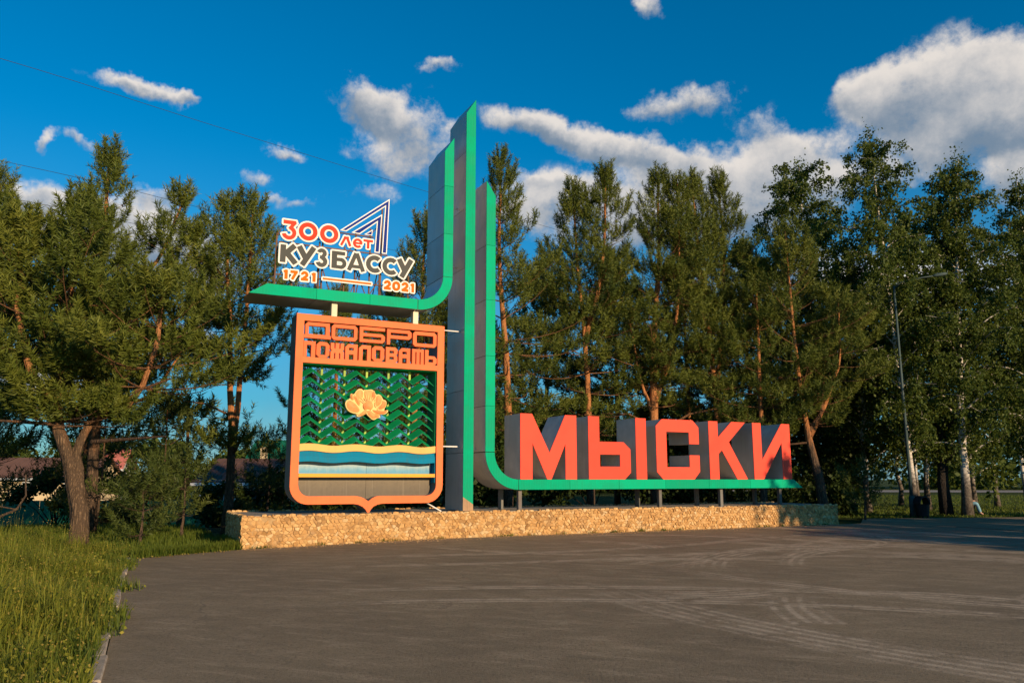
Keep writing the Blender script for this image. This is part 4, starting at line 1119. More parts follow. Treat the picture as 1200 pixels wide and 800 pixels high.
# left group of pines
pine('old pine with thick leaning forked trunk, nearest tree at the left beside the tall grass', -9.84, 18.6,
     [(S((0, 0, 0), (-.02, 0, .6), (-.06, 0, 1.3), (-.40, .05, 2.0), (-.76, .1, 2.8), (-.92, .15, 3.4), (-.95, .2, 4.2), (-.9, .3, 5.6), (-.85, .3, 8.1)), .235, .045, 3.1, 2.35, .34),
      (S((-.05, .06, 1.25), (-.2, .1, 1.75), (-.34, .15, 2.2), (-.24, .2, 2.7), (-.03, .3, 3.15), (.7, .4, 3.35), (1.15, .5, 4.3), (1.25, .5, 6.3)), .135, .04, 2.95, 2.1, .4),
      (S((-.86, .15, 3.2), (-1.6, .1, 4.3), (-2.1, .2, 5.6), (-2.2, .2, 7.7)), .11, .03, 3.3, 1.9, .4)],
     11, 'pine_needles', 50, 1.1, 'pine_bark_old', trunk_n=22, rough=.012, extra=[(S((-.75, 0, 2.95), (-1.5, -.25, 3.0), (-2.6, -.4, 3.05)), .05, .02), (S((.1, 0, 2.55), (1.0, -.2, 2.6), (2.0, -.5, 2.65)), .055, .02), (S((.4, .3, 3.3), (1.1, .0, 3.75), (1.9, -.2, 4.0)), .05, .02)])
pine('tall slender pine with a side limb reaching right, behind the old leaning pine', -12.9, 24,
     [(S((.5, 0, 0), (.4, 0, 3), (.35, 0, 6), (.1, 0, 9), (0.1, 0, 11.9)), .2, .035, 3.4, 1.5, .25),
      (S((.35, 0, 6.2), (1.2, 0, 7.5), (2.0, 0, 8.6), (2.5, 0, 10.2)), .10, .03, 7.4, .7, .35), (S((1.2, 0, 7.3), (2.6, 0, 7.9), (3.0, 0, 9.0)), .07, .02, 7.4, .6, .4), (S((.4, 0, 3.6), (1.8, .4, 4.2), (2.6, .5, 5.6)), .07, .03, 4.0, 1.5, .4), (S((.4, 0, 5.0), (2.4, .2, 5.6), (3.4, .2, 7.4)), .08, .03, 5.0, 1.4, .4)], 12)
pine('pine with an orange double trunk, standing just behind the left end of the plinth', -8.62, 24.6,
     [(S((0, 0, 0), (.02, 0, 1.6), (.02, 0, 2.8), (-.1, 0, 4.4), (-.25, 0, 6.5), (-.45, 0, 8.4), (-.55, 0, 10.35)), .17, .03, 4.6, 1.45, .35),
      (S((.05, .1, 2.7), (.12, .1, 4.2), (.2, .1, 6.5), (.25, .1, 8.4), (.22, .1, 10.3)), .11, .03, 4.9, 1.45, .35),
      (S((.0, 0, 2.6), (-.2, -.2, 2.9), (-.5, -.3, 3.2)), .05, .02, 2.65, 1.75, .6), (S((.1, 0, 2.5), (.4, -.3, 2.9), (.6, -.3, 3.3)), .05, .02, 2.6, 1.3, .6)], 13,
     extra=[(S((0, 0, 3.6), (-.9, .1, 4.0), (-1.7, .2, 4.1)), .04, .012)])
pine('dark pine at the far left edge, rising behind the others', -17.6, 26, [(S((0, 0, 0), (.05, 0, 5), (0, 0, 9), (0.05, 0, 11.7)), .17, .03, 3.6, 1.5, .3)], 14)
pine('low wide pine growing behind the old leaning pine', -14.9, 22.5, [(S((0, 0, 0), (.1, 0, 3), (.2, 0, 5.5), (.1, 0, 7.6)), .17, .035, 2.6, 1.9, .35)], 15)
pine('bushy pine at the left edge in front of the cream house', -17.2, 25.5, [(S((0, 0, 0), (.1, 0, 2), (.1, 0, 4.0)), .1, .03, .5, 1.7, .3)], 16, 'pine_needles_young')
YG = 'young pines under the tall trees'
for i, (x, y, h_, r_, lab) in enumerate([(-9.2, 20.2, 1.45, .65, 'small young pine just right of the leaning trunk'), (-9.15, 22.6, 2.0, .85, 'young pine with bare orange stem left of the plinth end'), (-10.6, 24.5, 3.8, 1.6, 'young pine with dense needles between leaning trunk and plinth'),
                                         (-8.6, 28.5, 3.0, 1.1, 'shaded young pine behind the double trunked pine'), (-6.9, 27.0, 3.4, 1.1, 'slim dark young pine left of the orange shield'), (-13.5, 26.5, 4.2, 1.8, 'young pine filling the gap behind the leaning trunk'),
                                         (-5.2, 28, 2.6, 1.1, 'young pine seen beneath the shield, dark'), (13.35, 30.8, 1.9, .7, 'small thin young pine just right of the plinth end')]):
    pine(lab, x, y, [(S((0, 0, 0), (rg_ := .05, 0, h_ * .5), (0, 0, h_)), .05, .012, .35 if i not in (1, 7) else .7, r_, .3)], 30 + i, 'pine_needles_young', 18, 1.1, name='young_pine', cat='young pine', group=YG, nl=.11)
# centre pines behind the monument
pine('tall pine directly behind the pylon', -.45, 31, [(S((.3, 0, 0), (.35, 0, 4), (.1, 0, 8), (-.1, 0, 11), (0, 0, 14.5)), .2, .035, 3.6, 2.4, .3), (S((.1, 0, 9.0), (-1.3, 0, 10.2), (-2.2, 0, 11.9)), .08, .02, 9.3, 1.2, .4)], 41)
pine('pine behind the left side of the shield arm, dark', -3.9, 32, [(S((0, 0, 0), (0, 0, 5), (.2, 0, 9), (.3, 0, 12.6)), .18, .035, 3.0, 1.9, .3)], 46)
pine('pine with two tops and a slim orange trunk above the first red letter', 3.0, 33, [(S((.2, 0, 0), (.2, 0, 4), (.1, 0, 7), (-.2, 0, 10.5), (-.35, 0, 14.0)), .19, .03, 3.5, 2.5, .3), (S((.1, 0, 7.5), (.7, 0, 9.5), (1.0, 0, 12), (1.05, 0, 14.5)), .12, .03, 7.3, 1.7, .35)], 42)
pine('pine with a stout forked trunk above the middle of the lettering', 5.95, 33.5, [(S((0, 0, 0), (0, 0, 4.5), (.2, .2, 8), (.5, .2, 11.5), (.55, .2, 14.75)), .25, .035, 4.6, 2.3, .3), (S((0, 0, 4.6), (.9, 0, 7.0), (1.3, 0, 10.0), (1.35, 0, 14.5)), .13, .03, 5.6, 1.5, .35), (S((0, 0, 4.2), (-.6, 0, 6.0), (-.9, 0, 8.3)), .09, .03, 5.5, 1.3, .4)], 43,
     extra=[(S((0, 0, 3.4), (1.5, 0, 4.3), (3.0, 0, 4.6)), .07, .02), (S((0, 0, 3.8), (-1.1, -.2, 4.3), (-2.2, -.3, 4.3)), .05, .015)])
pine('pine with twin finger like tops above the letter K', 8.9, 34.5, [(S((0, 0, 0), (0, 0, 5), (-.3, 0, 9), (-.6, 0, 12.0), (-.7, 0, 14.8)), .19, .03, 4.0, 2.2, .35), (S((0, 0, 5.5), (.5, 0, 9.0), (.6, 0, 12), (.5, 0, 14.7)), .12, .03, 6.6, 1.6, .35)], 44)
pine('leafier lower pine beside the birches, right of the K', 10.4, 33.6, [(S((0, 0, 0), (.1, 0, 5), (.2, 0, 10.7)), .17, .035, 3.0, 2.4, .35)], 47)
pine('pine with a bare orange forked trunk behind the right end of the plinth', 12.75, 33, [(S((-.05, 0, 0), (-.2, 0, 1.6), (-.5, 0, 3.2), (-.7, 0, 4.4), (-.9, 0, 7.5), (-1.0, 0, 12.1)), .24, .035, 3.9, 2.5, .38), (S((-.5, 0, 3.3), (.3, 0, 4.8), (1.0, 0, 6.5), (1.1, 0, 9.3)), .12, .03, 4.4, 1.7, .4)], 45,
     extra=[(S((-.5, 0, 3.1), (-1.5, -.1, 3.0), (-2.4, -.2, 3.1)), .05, .015), (S((-.55, 0, 3.5), (.0, -.1, 4.3), (.2, -.1, 5.6)), .1, .04)])
pine('mid height pine filling the view behind the left half of the shield', -7.3, 32.5, [(S((0, 0, 0), (.1, 0, 5), (0, 0, 9.4)), .16, .03, 2.2, 2.0, .35)], 48)
pine('mid height pine filling the view behind the right half of the shield', -5.3, 33.5, [(S((0, 0, 0), (.1, 0, 5), (0, 0, 9.7)), .16, .03, 2.2, 2.0, .35)], 49)
# birches on the right
birch('round topped birch behind the pines, left of the tallest birch', 15.2, 40, 18.0, 51, 3.2, 3.0, .16, n_limbs=60, wp=.45, top=.75, leaf=.125)
birch('tallest birch, with a pointed crown, just behind the lamp post', 17.1, 34.5, 17.2, 52, 2.7, 2.4, .13, lean=(-.7, 0), n_limbs=56, wp=.3, top=.45)
birch('narrow topped birch with a thick dark trunk, right of the litter bin', 18.7, 35, 16.3, 53, 2.5, 2.1, .24, lean=(2.2, 1.5), bark='dark_bark', n_limbs=36, wp=.35)
birch('birch with white patched trunk where the person sits', 19.2, 34.3, 16.8, 54, 2.7, 2.1, .19, lean=(2.3, 2), n_limbs=42, wp=.35)
birch('birch at the right edge of the view', 24.0, 36, 15.6, 55, 2.8, 1.9, .16, n_limbs=40, wp=.35)
birch('birch filling the right corner behind the edge birch', 26.0, 39, 14.8, 56, 2.8, 1.9, .15, n_limbs=34)
birch('shaded birch between the lamp post and the dark trunk', 16.9, 38.5, 12.5, 57, 2.8, 2.0, .13, n_limbs=34)
for i, (x, y, h_) in enumerate([(22.5, 47, 12), (27.5, 46, 11), (33, 52, 12), (31, 62, 13), (19.5, 60, 12)]):
    birch(['slim pale birch trunk on the lawn beyond the bin', 'slim birch on the lawn near the right edge', 'far lawn birch at the right edge', 'far birch by the distant road, right', 'far birch by the distant road, seen above the bin'][i], x, y, h_, 60 + i, 2.3, 2.9, .13, leaf=.15, n_limbs=22, dens=.7)
for i, (x, y, h_, r_) in enumerate([(21.0, 41, 15.5, 3.0), (24.5, 43, 15.0, 3.0), (28.5, 42, 15, 3.2), (18.0, 43, 13, 3.0)]):
    birch(['full birch crown closing the gap behind the dark trunk', 'full birch crown behind the birch beside the person', 'full birch crown at the right edge behind the others', 'full birch crown behind the lamp post'][i], x, y, h_, 90 + i, r_, 1.6, .13, leaf=.24, n_limbs=34, dens=.5, top=.6, wp=.4)
for i, (x, y, h_, r_) in enumerate([(1.6, 39, 12.3, 2.6), (5.2, 40, 12.8, 2.8), (9.0, 41, 13.2, 2.8), (12.2, 41, 13.5, 2.8), (-2.4, 38, 11.5, 2.5), (-16.5, 31, 8.6, 2.2), (-12.6, 31, 4.6, 1.8)]):
    pine(['second row pine behind the letter M', 'second row pine behind the second letter', 'second row pine behind the letter C', 'second row pine behind the letter K', 'second row pine behind the pylon', 'second row pine at the left, behind the low wide pine', 'second row pine left of the double trunked pine'][i], x, y, [(S((0, 0, 0), (.1, 0, h_ * .5), (0, 0, h_)), .18, .035, 2.2, r_, .35)], 140 + i, k=16, nl=.2, w=.06, dens=.72, trunk_n=8)
# trees outside the frame on the right: their shade falls over the right end of the sign
for i, (x, y, h_, rm) in enumerate([(21.6, 8.2, 5.4, 2.1), (24.6, 10.2, 9.4, 2.6), (27.5, 12.8, 9.6, 2.8), (31.5, 15, 7.6, 2.8), (36, 18, 6.6, 2.8)]):
    birch(['leafy birch standing right of the square, outside the view', 'second leafy birch right of the square', 'third leafy birch right of the square', 'fourth leafy birch right of the square', 'fifth leafy birch far right of the square'][i], x, y, h_, 70 + i, rm, .6, .15, leaf=.30, n_limbs=30, dens=.55, top=.6)
# understorey behind the plinth
UG = 'dark shrubs behind the plinth'
rgu = random.Random(9)
sh_l = ['between the shield and pylon', 'left of the pylon foot', 'below the curve of the shelf', 'below the letter M', 'below the second letter', 'below the letter C', 'below the letter K', 'below the last letter', 'at the right end of the plinth', 'left of the lamp post', 'behind the lamp post', 'behind the litter bin', 'far behind the shield', 'at the left of the shield', 'behind the double trunk']
for i, (x, y, h_, r_) in enumerate([(-3.2, 30, 2.6, 1.6), (-1.0, 33, 3.4, 1.8), (1.4, 34, 4.4, 2.0), (3.6, 36, 4.8, 2.2), (5.8, 37, 4.6, 2.2), (8.0, 37.5, 4.9, 2.3), (10.2, 38, 5.4, 2.4), (12.6, 38.5, 5.6, 2.5), (14.9, 39.5, 5.6, 2.4), (16.4, 42, 4.4, 2.0), (18.4, 46, 3.4, 1.8), (13.6, 34.5, 2.0, 1.1), (-3.5, 37, 4.4, 2.4), (-7.0, 33, 2.6, 1.6), (-9.5, 34, 2.6, 1.6)]):
    bush('dark leafy shrub ' + sh_l[i], x, y, h_, r_, 80 + i, .18, 5200, group=UG)
for i, (x, y, h_, r_) in enumerate([(-15.5, 32, 2.3, 2.2), (-19, 34, 2.6, 2.4), (-12.0, 33.5, 2.0, 1.8), (-23, 33, 3.0, 2.5)]):
    bush(['dark shrub behind the leaning trunk beside the back road', 'dark shrub left of the leaning trunk, before the cream house', 'dark shrub left of the young pines, before the green fence', 'dark shrub at the left edge of the picture'][i], x, y, h_, r_, 96 + i, .15, 4500, group='shrubs along the back road')
# distant belt of trees closing the horizon
FG = 'far trees along the horizon'
far = [(-52, 120, 9), (-62, 118, 9), (-40, 124, 8), (-30, 120, 9), (-22, 125, 9), (-75, 115, 10), (0, 90, 10), (10, 92, 10), (22, 110, 12), (34, 115, 11), (46, 112, 12), (58, 108, 12), (70, 104, 12), (84, 100, 12), (-10, 92, 8), (-88, 105, 12)]
fl_ = ['beyond the cream house', 'left of the cream house', 'between the cream and pink roofed houses', 'behind the green roofed house', 'right of the green roofed house', 'at the far left', 'behind the pylon, far off', 'behind the pines, far off', 'beyond the lawn, nearest the plinth', 'beyond the far road, left of the bin', 'beyond the far road, above the bin', 'beyond the far road, right of the bin', 'beyond the far road at the right edge', 'beyond the far road outside the right edge', 'far behind the shield', 'outside the left edge']
for i, (x, y, h_) in enumerate(far):
    if x > -5: h_ *= 1.15
    bush('distant leafy tree ' + fl_[i], x, y, h_, 7.5, 110 + i, .72, 4000, name='distant_tree', cat='tree', group=FG, lump=22, mat='birch_leaves', szr=(.3, .5), low=.0)


# ------------------------------------------------------------------ grass
def blades(name, N_, sampler, h0, h1, w, seed, mat, lean=.35, clump=None):
    rg = np.random.RandomState(seed); P = sampler(N_, rg); n = len(P)
    h = rg.uniform(h0, h1, n) * (clump(P) if clump is not None else 1)
    a = rg.rand(n) * 6.28; d = np.stack([np.cos(a), np.sin(a), np.zeros(n)], 1); sd_ = np.stack([-np.sin(a), np.cos(a), np.zeros(n)], 1)
    z = np.stack([P[:, 0], P[:, 1], gz(P[:, 0], P[:, 1]) - .04], 1); L = rg.uniform(.1, 1, n)[:, None] * lean * h[:, None]; W_ = (w * rg.uniform(.6, 1.3, n))[:, None]
    up = np.array([0, 0, 1.]) * h[:, None]
    V = np.stack([z - sd_ * W_ / 2, z + sd_ * W_ / 2, z + up * .55 + d * L * .35 + sd_ * W_ * .4, z + up * .55 + d * L * .35 - sd_ * W_ * .4, z + up * (1 - .25 * lean) + d * L], 1).reshape(-1, 3)
    i = np.arange(n)[:, None] * 5
    F = np.concatenate([i + [0, 1, 2], i + [0, 2, 3], i + [3, 2, 4]], 1).reshape(-1, 3)
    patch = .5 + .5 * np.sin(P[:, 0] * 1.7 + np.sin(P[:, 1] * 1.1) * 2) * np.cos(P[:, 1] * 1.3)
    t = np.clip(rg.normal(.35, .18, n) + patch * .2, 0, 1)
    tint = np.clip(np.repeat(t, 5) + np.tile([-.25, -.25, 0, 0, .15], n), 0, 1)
    o = put(name, fast_mesh(name, V, F, tint), mat); return tag(o, kind='stuff'), z, h, d, L


def kerb_x(y): return -1.35 - (y - 2.4) * .4485


def left_field(N_, rg):
    y = 4.6 + 13.6 * rg.rand(N_ * 3) ** .85; span = np.where(y < 17, y * .28 + 1.1, 5.5); u = rg.rand(N_ * 3)
    x = kerb_x(y) - .10 - u ** 1.0 * span + rg.normal(0, .03, N_ * 3)
    # grass creeps over the kerb in places
    x += .30 * np.clip(np.sin(y * 2.1 + 1.0) + np.sin(y * 5.3) * .4, 0, 1.2) * (u < .09) * (y > 8)
    k = x > -y * .70 - 1.0
    return np.stack([x, y], 1)[k][:N_]


def hump(P):
    dk = kerb_x(P[:, 1]) - P[:, 0]
    return (.42 + .58 * np.clip(dk / 1.3, 0, 1)) * (.75 + .45 * np.sin(P[:, 0] * 1.3 + 2) * np.sin(P[:, 1] * .9) + .15 * np.sin(P[:, 0] * 6) * np.sin(P[:, 1] * 5)).clip(.45, 1.25)


def tufted(N_, rg):
    C = left_field(2600, rg); i = rg.randint(0, len(C), N_); P = C[i] + rg.normal(0, .075, (N_, 2))
    k = P[:, 0] < kerb_x(P[:, 1]) + .16 * (np.sin(P[:, 1] * 2.1) > .5) * (P[:, 1] > 9) - .07
    return P[k]


def tuft_h(P): return hump(P) * (.72 + .5 * np.sin(P[:, 0] * 9.1 + 3 * np.sin(P[:, 1] * 4.3)) * np.sin(P[:, 1] * 7.7 + 1)).clip(.4, 1.3)


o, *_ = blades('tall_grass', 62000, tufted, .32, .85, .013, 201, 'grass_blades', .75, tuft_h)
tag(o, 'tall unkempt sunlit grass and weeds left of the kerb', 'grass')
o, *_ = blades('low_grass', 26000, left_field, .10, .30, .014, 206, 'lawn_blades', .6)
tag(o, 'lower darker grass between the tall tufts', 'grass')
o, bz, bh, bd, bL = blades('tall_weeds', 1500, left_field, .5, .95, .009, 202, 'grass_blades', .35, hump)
tag(o, 'thin weed stalks standing above the tall grass', 'weeds')
# seed heads and little flowers on the stalks
rgs = np.random.RandomState(7); tips = bz + np.stack([np.zeros_like(bh), np.zeros_like(bh), bh * .92], 1) + bd * bL
SPn = np.repeat(tips, 3, 0) + rgs.normal(0, 1, (len(tips) * 3, 3)) * np.array([.012, .012, .045])
V, F, tn = leaf_mesh(SPn, rgs, .018, .0)
o = tag(put('seed_heads', fast_mesh('seed_heads', V, F, tn, 4), 'seed_heads'), 'yellowish seed heads scattered over the tall grass', 'seed heads', kind='stuff')


def broad_leaves():
    rg = np.random.RandomState(17); P = left_field(7000, rg); h = rg.uniform(.08, .42, len(P)) * hump(P)
    Q = np.stack([P[:, 0], P[:, 1], gz(P[:, 0], P[:, 1]) + h], 1); V, F, t = leaf_mesh(Q, rg, .045, -.2); return V, F, np.clip(t + .1, 0, 1)


V, F, tn = broad_leaves()
tag(put('weed_leaves', fast_mesh('weed_leaves', V, F, tn, 4), 'grass_blades'), 'small broad weed leaves among the tall grass', 'weeds', kind='stuff')


def back_field(N_, rg):
    y = 16.9 + 12 * rg.rand(N_ * 2) ** 1.4; x = -17 + 12.5 * rg.rand(N_ * 2)
    xe = np.where(y < 19, -7.75 + (y - 16.8) * .68, -6.35 - (y - 19.02) * .5)
    k = (x < xe - .02) & (x > -y * .70)
    return np.stack([x, y], 1)[k][:N_]


o, *_ = blades('verge_grass', 22000, back_field, .08, .26, .018, 203, 'lawn_blades', .6)
tag(o, 'shorter green verge grass between kerb end, trees and plinth', 'grass')


def edge_tufts(N_, rg):
    t = rg.rand(N_); k = rg.rand(N_) < .5
    x = np.where(k, -7.75 + t * 1.45, -6.35 - t * 1.1); y = np.where(k, 16.8 + t * 2.15, 19.05 + t * 2.1)
    return np.stack([x - .05 + rg.normal(0, .07, N_), y + .05 + rg.normal(0, .06, N_)], 1)


o, *_ = blades('edge_tufts', 5000, edge_tufts, .10, .34, .014, 204, 'lawn_blades', .7)
tag(o, 'lush grass tufts along the asphalt edge by the plinth end', 'grass')


def foot_weeds(N_, rg):
    c_ = rg.rand(26) * 19.2; s_ = c_[rg.randint(0, 26, N_)] + rg.normal(0, .09, N_); n_ = -.03 - np.abs(rg.normal(0, .03, N_))
    return np.stack([P0.x + UU.x * s_ + NN.x * n_, P0.y + UU.y * s_ + NN.y * n_], 1)


o, *_ = blades('foot_weeds', 900, foot_weeds, .05, .16, .012, 207, 'lawn_blades', .6)
tag(o, 'small weeds growing in the joint at the foot of the plinth', 'weeds')
rgp = np.random.RandomState(19); n_ = 1500; ss = rgp.rand(n_) * 19.5; dd_ = np.abs(rgp.normal(0, .35, n_)) + .02
px_ = P0.x + UU.x * ss - NN.x * dd_; py_ = P0.y + UU.y * ss - NN.y * dd_
sz_ = rgp.uniform(.008, .028, n_); tet = np.array([[1, 0, -.3], [-.5, .87, -.3], [-.5, -.87, -.3], [0, 0, .8]])
Vp = (np.stack([px_, py_, gz(px_, py_)], 1)[:, None] + tet[None] * sz_[:, None, None] * rgp.uniform(.6, 1.3, (n_, 4, 1))).reshape(-1, 3)
Fp = (np.arange(n_)[:, None, None] * 4 + np.array([[0, 1, 3], [1, 2, 3], [2, 0, 3]])[None]).reshape(-1, 3)
tag(put('loose_gravel', fast_mesh('gravel', Vp, Fp, np.repeat(rgp.rand(n_), 4)), 'stone'), 'loose grit and stone chips along the plinth foot', 'gravel', kind='stuff')


def lawn(N_, rg):
    y = 32.5 + 40 * rg.rand(N_ * 2) ** 1.5; x = 10 + 40 * rg.rand(N_ * 2)
    k = (y > 32.1 + .16 * np.clip(x - 13.3, 0, 99)) & (x < y * .72) & (x > y * .33)
    return np.stack([x, y], 1)[k][:N_]


o, *_ = blades('lawn', 22000, lawn, .06, .16, .035, 205, 'lawn_blades', .6)
tag(o, 'mown lawn beyond the asphalt on the right', 'grass')


def needles_litter():
    rg = np.random.RandomState(33); n = 160
    t = rg.rand(n); x = -7.6 + t * 1.3 + rg.normal(0, .12, n); y = 16.9 + t * 1.9 - rg.rand(n) * .35
    x2 = kerb_x(8 + 8 * rg.rand(n)) + np.abs(rg.normal(0, .15, n)) + .1; y2 = (-(x2 - .2) - 1.35) / .4485 + 2.4
    P = np.stack([x, y], 1)
    Q = np.stack([P[:, 0], P[:, 1], gz(P[:, 0], P[:, 1]) + .008], 1); V, F, t = leaf_mesh(Q, rg, .035, 0)
    V[:, 2] = np.maximum(V[:, 2], gz(V[:, 0], V[:, 1]) + .004); return V, F, np.clip(t, 0, .6)


V, F, tn = needles_litter()
tag(put('leaf_litter', fast_mesh('leaf_litter', V, F, tn, 4), 'seed_heads'), 'dry litter along the asphalt edge', 'litter', kind='stuff')
# dead bent branch in the grass
b = MB(); b.tube([(-11.9, 17.6, .25), (-11.2, 17.6, .75), (-10.75, 17.65, .95), (-10.55, 17.6, 1.25), (-10.6, 17.6, 1.7)], [.03, .028, .025, .02, .012], 6); b.tube([(-10.75, 17.65, .95), (-11.1, 17.6, 1.02), (-11.3, 17.5, .9)], [.018, .014, .006], 5)
tag(put('dead_branch', b.mesh('dead', True), 'pine_bark'), 'bent dead branch rising out of the grass left of the leaning trunk', 'branch')

# ------------------------------------------------------------------ lamp post
lp = thing('lamp_post', 'tall thin grey lamp post with a short side arm among the birches', 'lamp post', (16.25, 33, G(16.25, 33)))
b = MB(); b.tube([(0, 0, -.1), (0, 0, 9.6)], [.07, .04], 12); put('pole', b.mesh('pole', True), 'lamp_metal', lp)
b = MB(); b.tube([(0, 0, -.05), (0, 0, .8), (0, 0, .84)], [.115, .11, .09], 12); put('base_sleeve', b.mesh('sleeve', True), 'lamp_metal', lp)
b = MB(); b.tube([(0, 0, 9.5), (.3, 0, 9.75), (1.2, -.1, 9.95), (1.75, -.15, 10.02)], [.035, .035, .03, .03], 8); put('lamp_arm', b.mesh('arm', True), 'lamp_metal', lp)
b = MB(); b.tube([(1.6, -.13, 10.0), (1.75, -.15, 10.03), (2.1, -.2, 10.08), (2.2, -.22, 10.09)], [.03, .07, .075, .03], 10); put('lamp_head', b.mesh('head', True), 'lamp_metal', lp)

# ------------------------------------------------------------------ litter bin with an arched hood
bn = thing('litter_bin', 'dark round litter bin with an arched hood beside the lamp post', 'litter bin', (16.42, 32.55, G(16.42, 32.55)), R(20))
b = MB(); n = 20
for z_, r_ in ((.06, .24), (.5, .28), (.53, .29), (.53, .25), (.12, .22)):
    for k in range(n): b.v.append((r_ * math.cos(6.2832 * k / n), r_ * math.sin(6.2832 * k / n), z_))
for q in range(4):
    for k in range(n): b.f.append((q * n + k, q * n + (k + 1) % n, (q + 1) * n + (k + 1) % n, (q + 1) * n + k))
b.f.append(tuple(reversed(range(n)))); b.f.append(tuple(4 * n + k for k in range(n)))
put('bin_body', b.mesh('bin', False), 'bin_dark', bn)
b = MB(); m_ = 14
for k in range(m_ + 1):
    a = math.pi * k / m_; zz_ = .53 + .33 * math.sin(a); xx_ = .28 * math.cos(a)
    zi = .53 + .27 * math.sin(a); xi = .235 * math.cos(a)
    for yy_ in (-.17, .17): b.v += [(xx_, yy_, zz_), (xi, yy_, zi)]
for k in range(m_):
    q = k * 4; b.f += [(q, q + 4, q + 6, q + 2), (q + 1, q + 3, q + 7, q + 5), (q, q + 1, q + 5, q + 4), (q + 2, q + 6, q + 7, q + 3)]
b.f += [(0, 2, 3, 1), (m_ * 4, m_ * 4 + 1, m_ * 4 + 3, m_ * 4 + 2)]
put('arched_hood', b.mesh('hood'), 'bin_dark', bn)
b = MB()
for a in (45, 135, 225, 315): b.box(.17 * math.cos(R(a)) - .025, .17 * math.cos(R(a)) + .025, .17 * math.sin(R(a)) - .025, .17 * math.sin(R(a)) + .025, -.05, .07)
put('bin_feet', b.mesh('feet'), 'bin_dark', bn)


# ------------------------------------------------------------------ person sitting behind the birch
def skinned(name, verts, edges, radii, mat, parent, root=0, sub=2):
    me = bpy.data.meshes.new(name); me.from_pydata(verts, edges, []); me.update()
    o = put(name, me, None, parent)
    md = o.modifiers.new('skin', 'SKIN'); md.use_smooth_shade = True
    for i, r_ in enumerate(radii):
        me.skin_vertices[0].data[i].radius = (r_, r_) if not isinstance(r_, tuple) else r_
        me.skin_vertices[0].data[i].use_root = (i == root)
    s = o.modifiers.new('sub', 'SUBSURF'); s.levels = sub; s.render_levels = sub
    bpy.context.view_layer.update()
    dg = bpy.context.evaluated_depsgraph_get(); m2 = bpy.data.meshes.new_from_object(o.evaluated_get(dg))
    o.modifiers.clear(); o.data = m2; m2.materials.clear(); m2.materials.append(MATS[mat]); m2.shade_smooth()
    return o


pe = thing('person', 'person in dark top and pale blue trousers sitting behind the white patched birch trunk', 'person', (19.42, 34.75, G(19.42, 34.75)), R(-35))
bv = [(0, 0, .47), (0, 0, .62), (.02, 0, .82), (.03, 0, .95), (.04, 0, 1.03),
      (.0, .10, .46), (.40, .11, .50), (.46, .12, .09), (.56, .13, .05),
      (.0, -.10, .46), (.40, -.09, .50), (.52, -.08, .10), (.62, -.08, .05),
      (.03, .19, .92), (.12, .25, .68), (.34, .18, .58), (.03, -.19, .92), (.12, -.25, .68), (.34, -.18, .58), (.05, 0, 1.14)]
bed = [(0, 1), (1, 2), (2, 3), (3, 4), (0, 5), (5, 6), (6, 7), (7, 8), (0, 9), (9, 10), (10, 11), (11, 12), (2, 13), (13, 14), (14, 15), (2, 16), (16, 17), (17, 18), (4, 19)]
brd = [(.15, .12), (.14, .11), (.15, .11), (.07, .07), .055, .09, .07, .045, .04, .09, .07, .045, .04, .06, .045, .03, .06, .045, .03, .085]
skinned('body', bv, bed, brd, 'skin', pe)
skinned('dark_top', [(0, 0, .45), (0, 0, .62), (.02, 0, .82), (.03, 0, .93), (.03, .19, .92), (.12, .25, .68), (.3, .19, .60), (.03, -.19, .92), (.12, -.25, .68), (.3, -.19, .60)],
        [(0, 1), (1, 2), (2, 3), (2, 4), (4, 5), (5, 6), (2, 7), (7, 8), (8, 9)], [(.17, .14), (.16, .13), (.17, .13), .085, .075, .058, .045, .075, .058, .045], 'cloth_dark', pe)
skinned('trousers', [(0, 0, .47), (.0, .10, .46), (.40, .11, .50), (.46, .12, .10), (.0, -.10, .46), (.40, -.09, .50), (.52, -.08, .11)],
        [(0, 1), (1, 2), (2, 3), (0, 4), (4, 5), (5, 6)], [(.16, .13), .105, .085, .06, .105, .085, .06], 'cloth_blue', pe)
skinned('hair', [(.02, 0, 1.12), (.02, 0, 1.19), (-.03, 0, 1.10)], [(0, 1), (0, 2)], [.095, .075, .07], 'hair', pe)
st = thing('tree_stump', 'low dark stump that the person sits on behind the birch', 'stump', (19.42, 34.75, G(19.42, 34.75)), R(-35))
b = MB(); b.tube([(-.02, 0, -.1), (-.02, 0, .2), (-.02, 0, .345)], [.22, .19, .18], 12); put('stump_wood', b.mesh('stump', True), 'dark_bark', st)
b = MB(); b.tube([(-.02, 0, .345), (-.02, 0, .352)], [.165, .16], 12); put('cut_face', b.mesh('cut'), 'pine_bark', st)

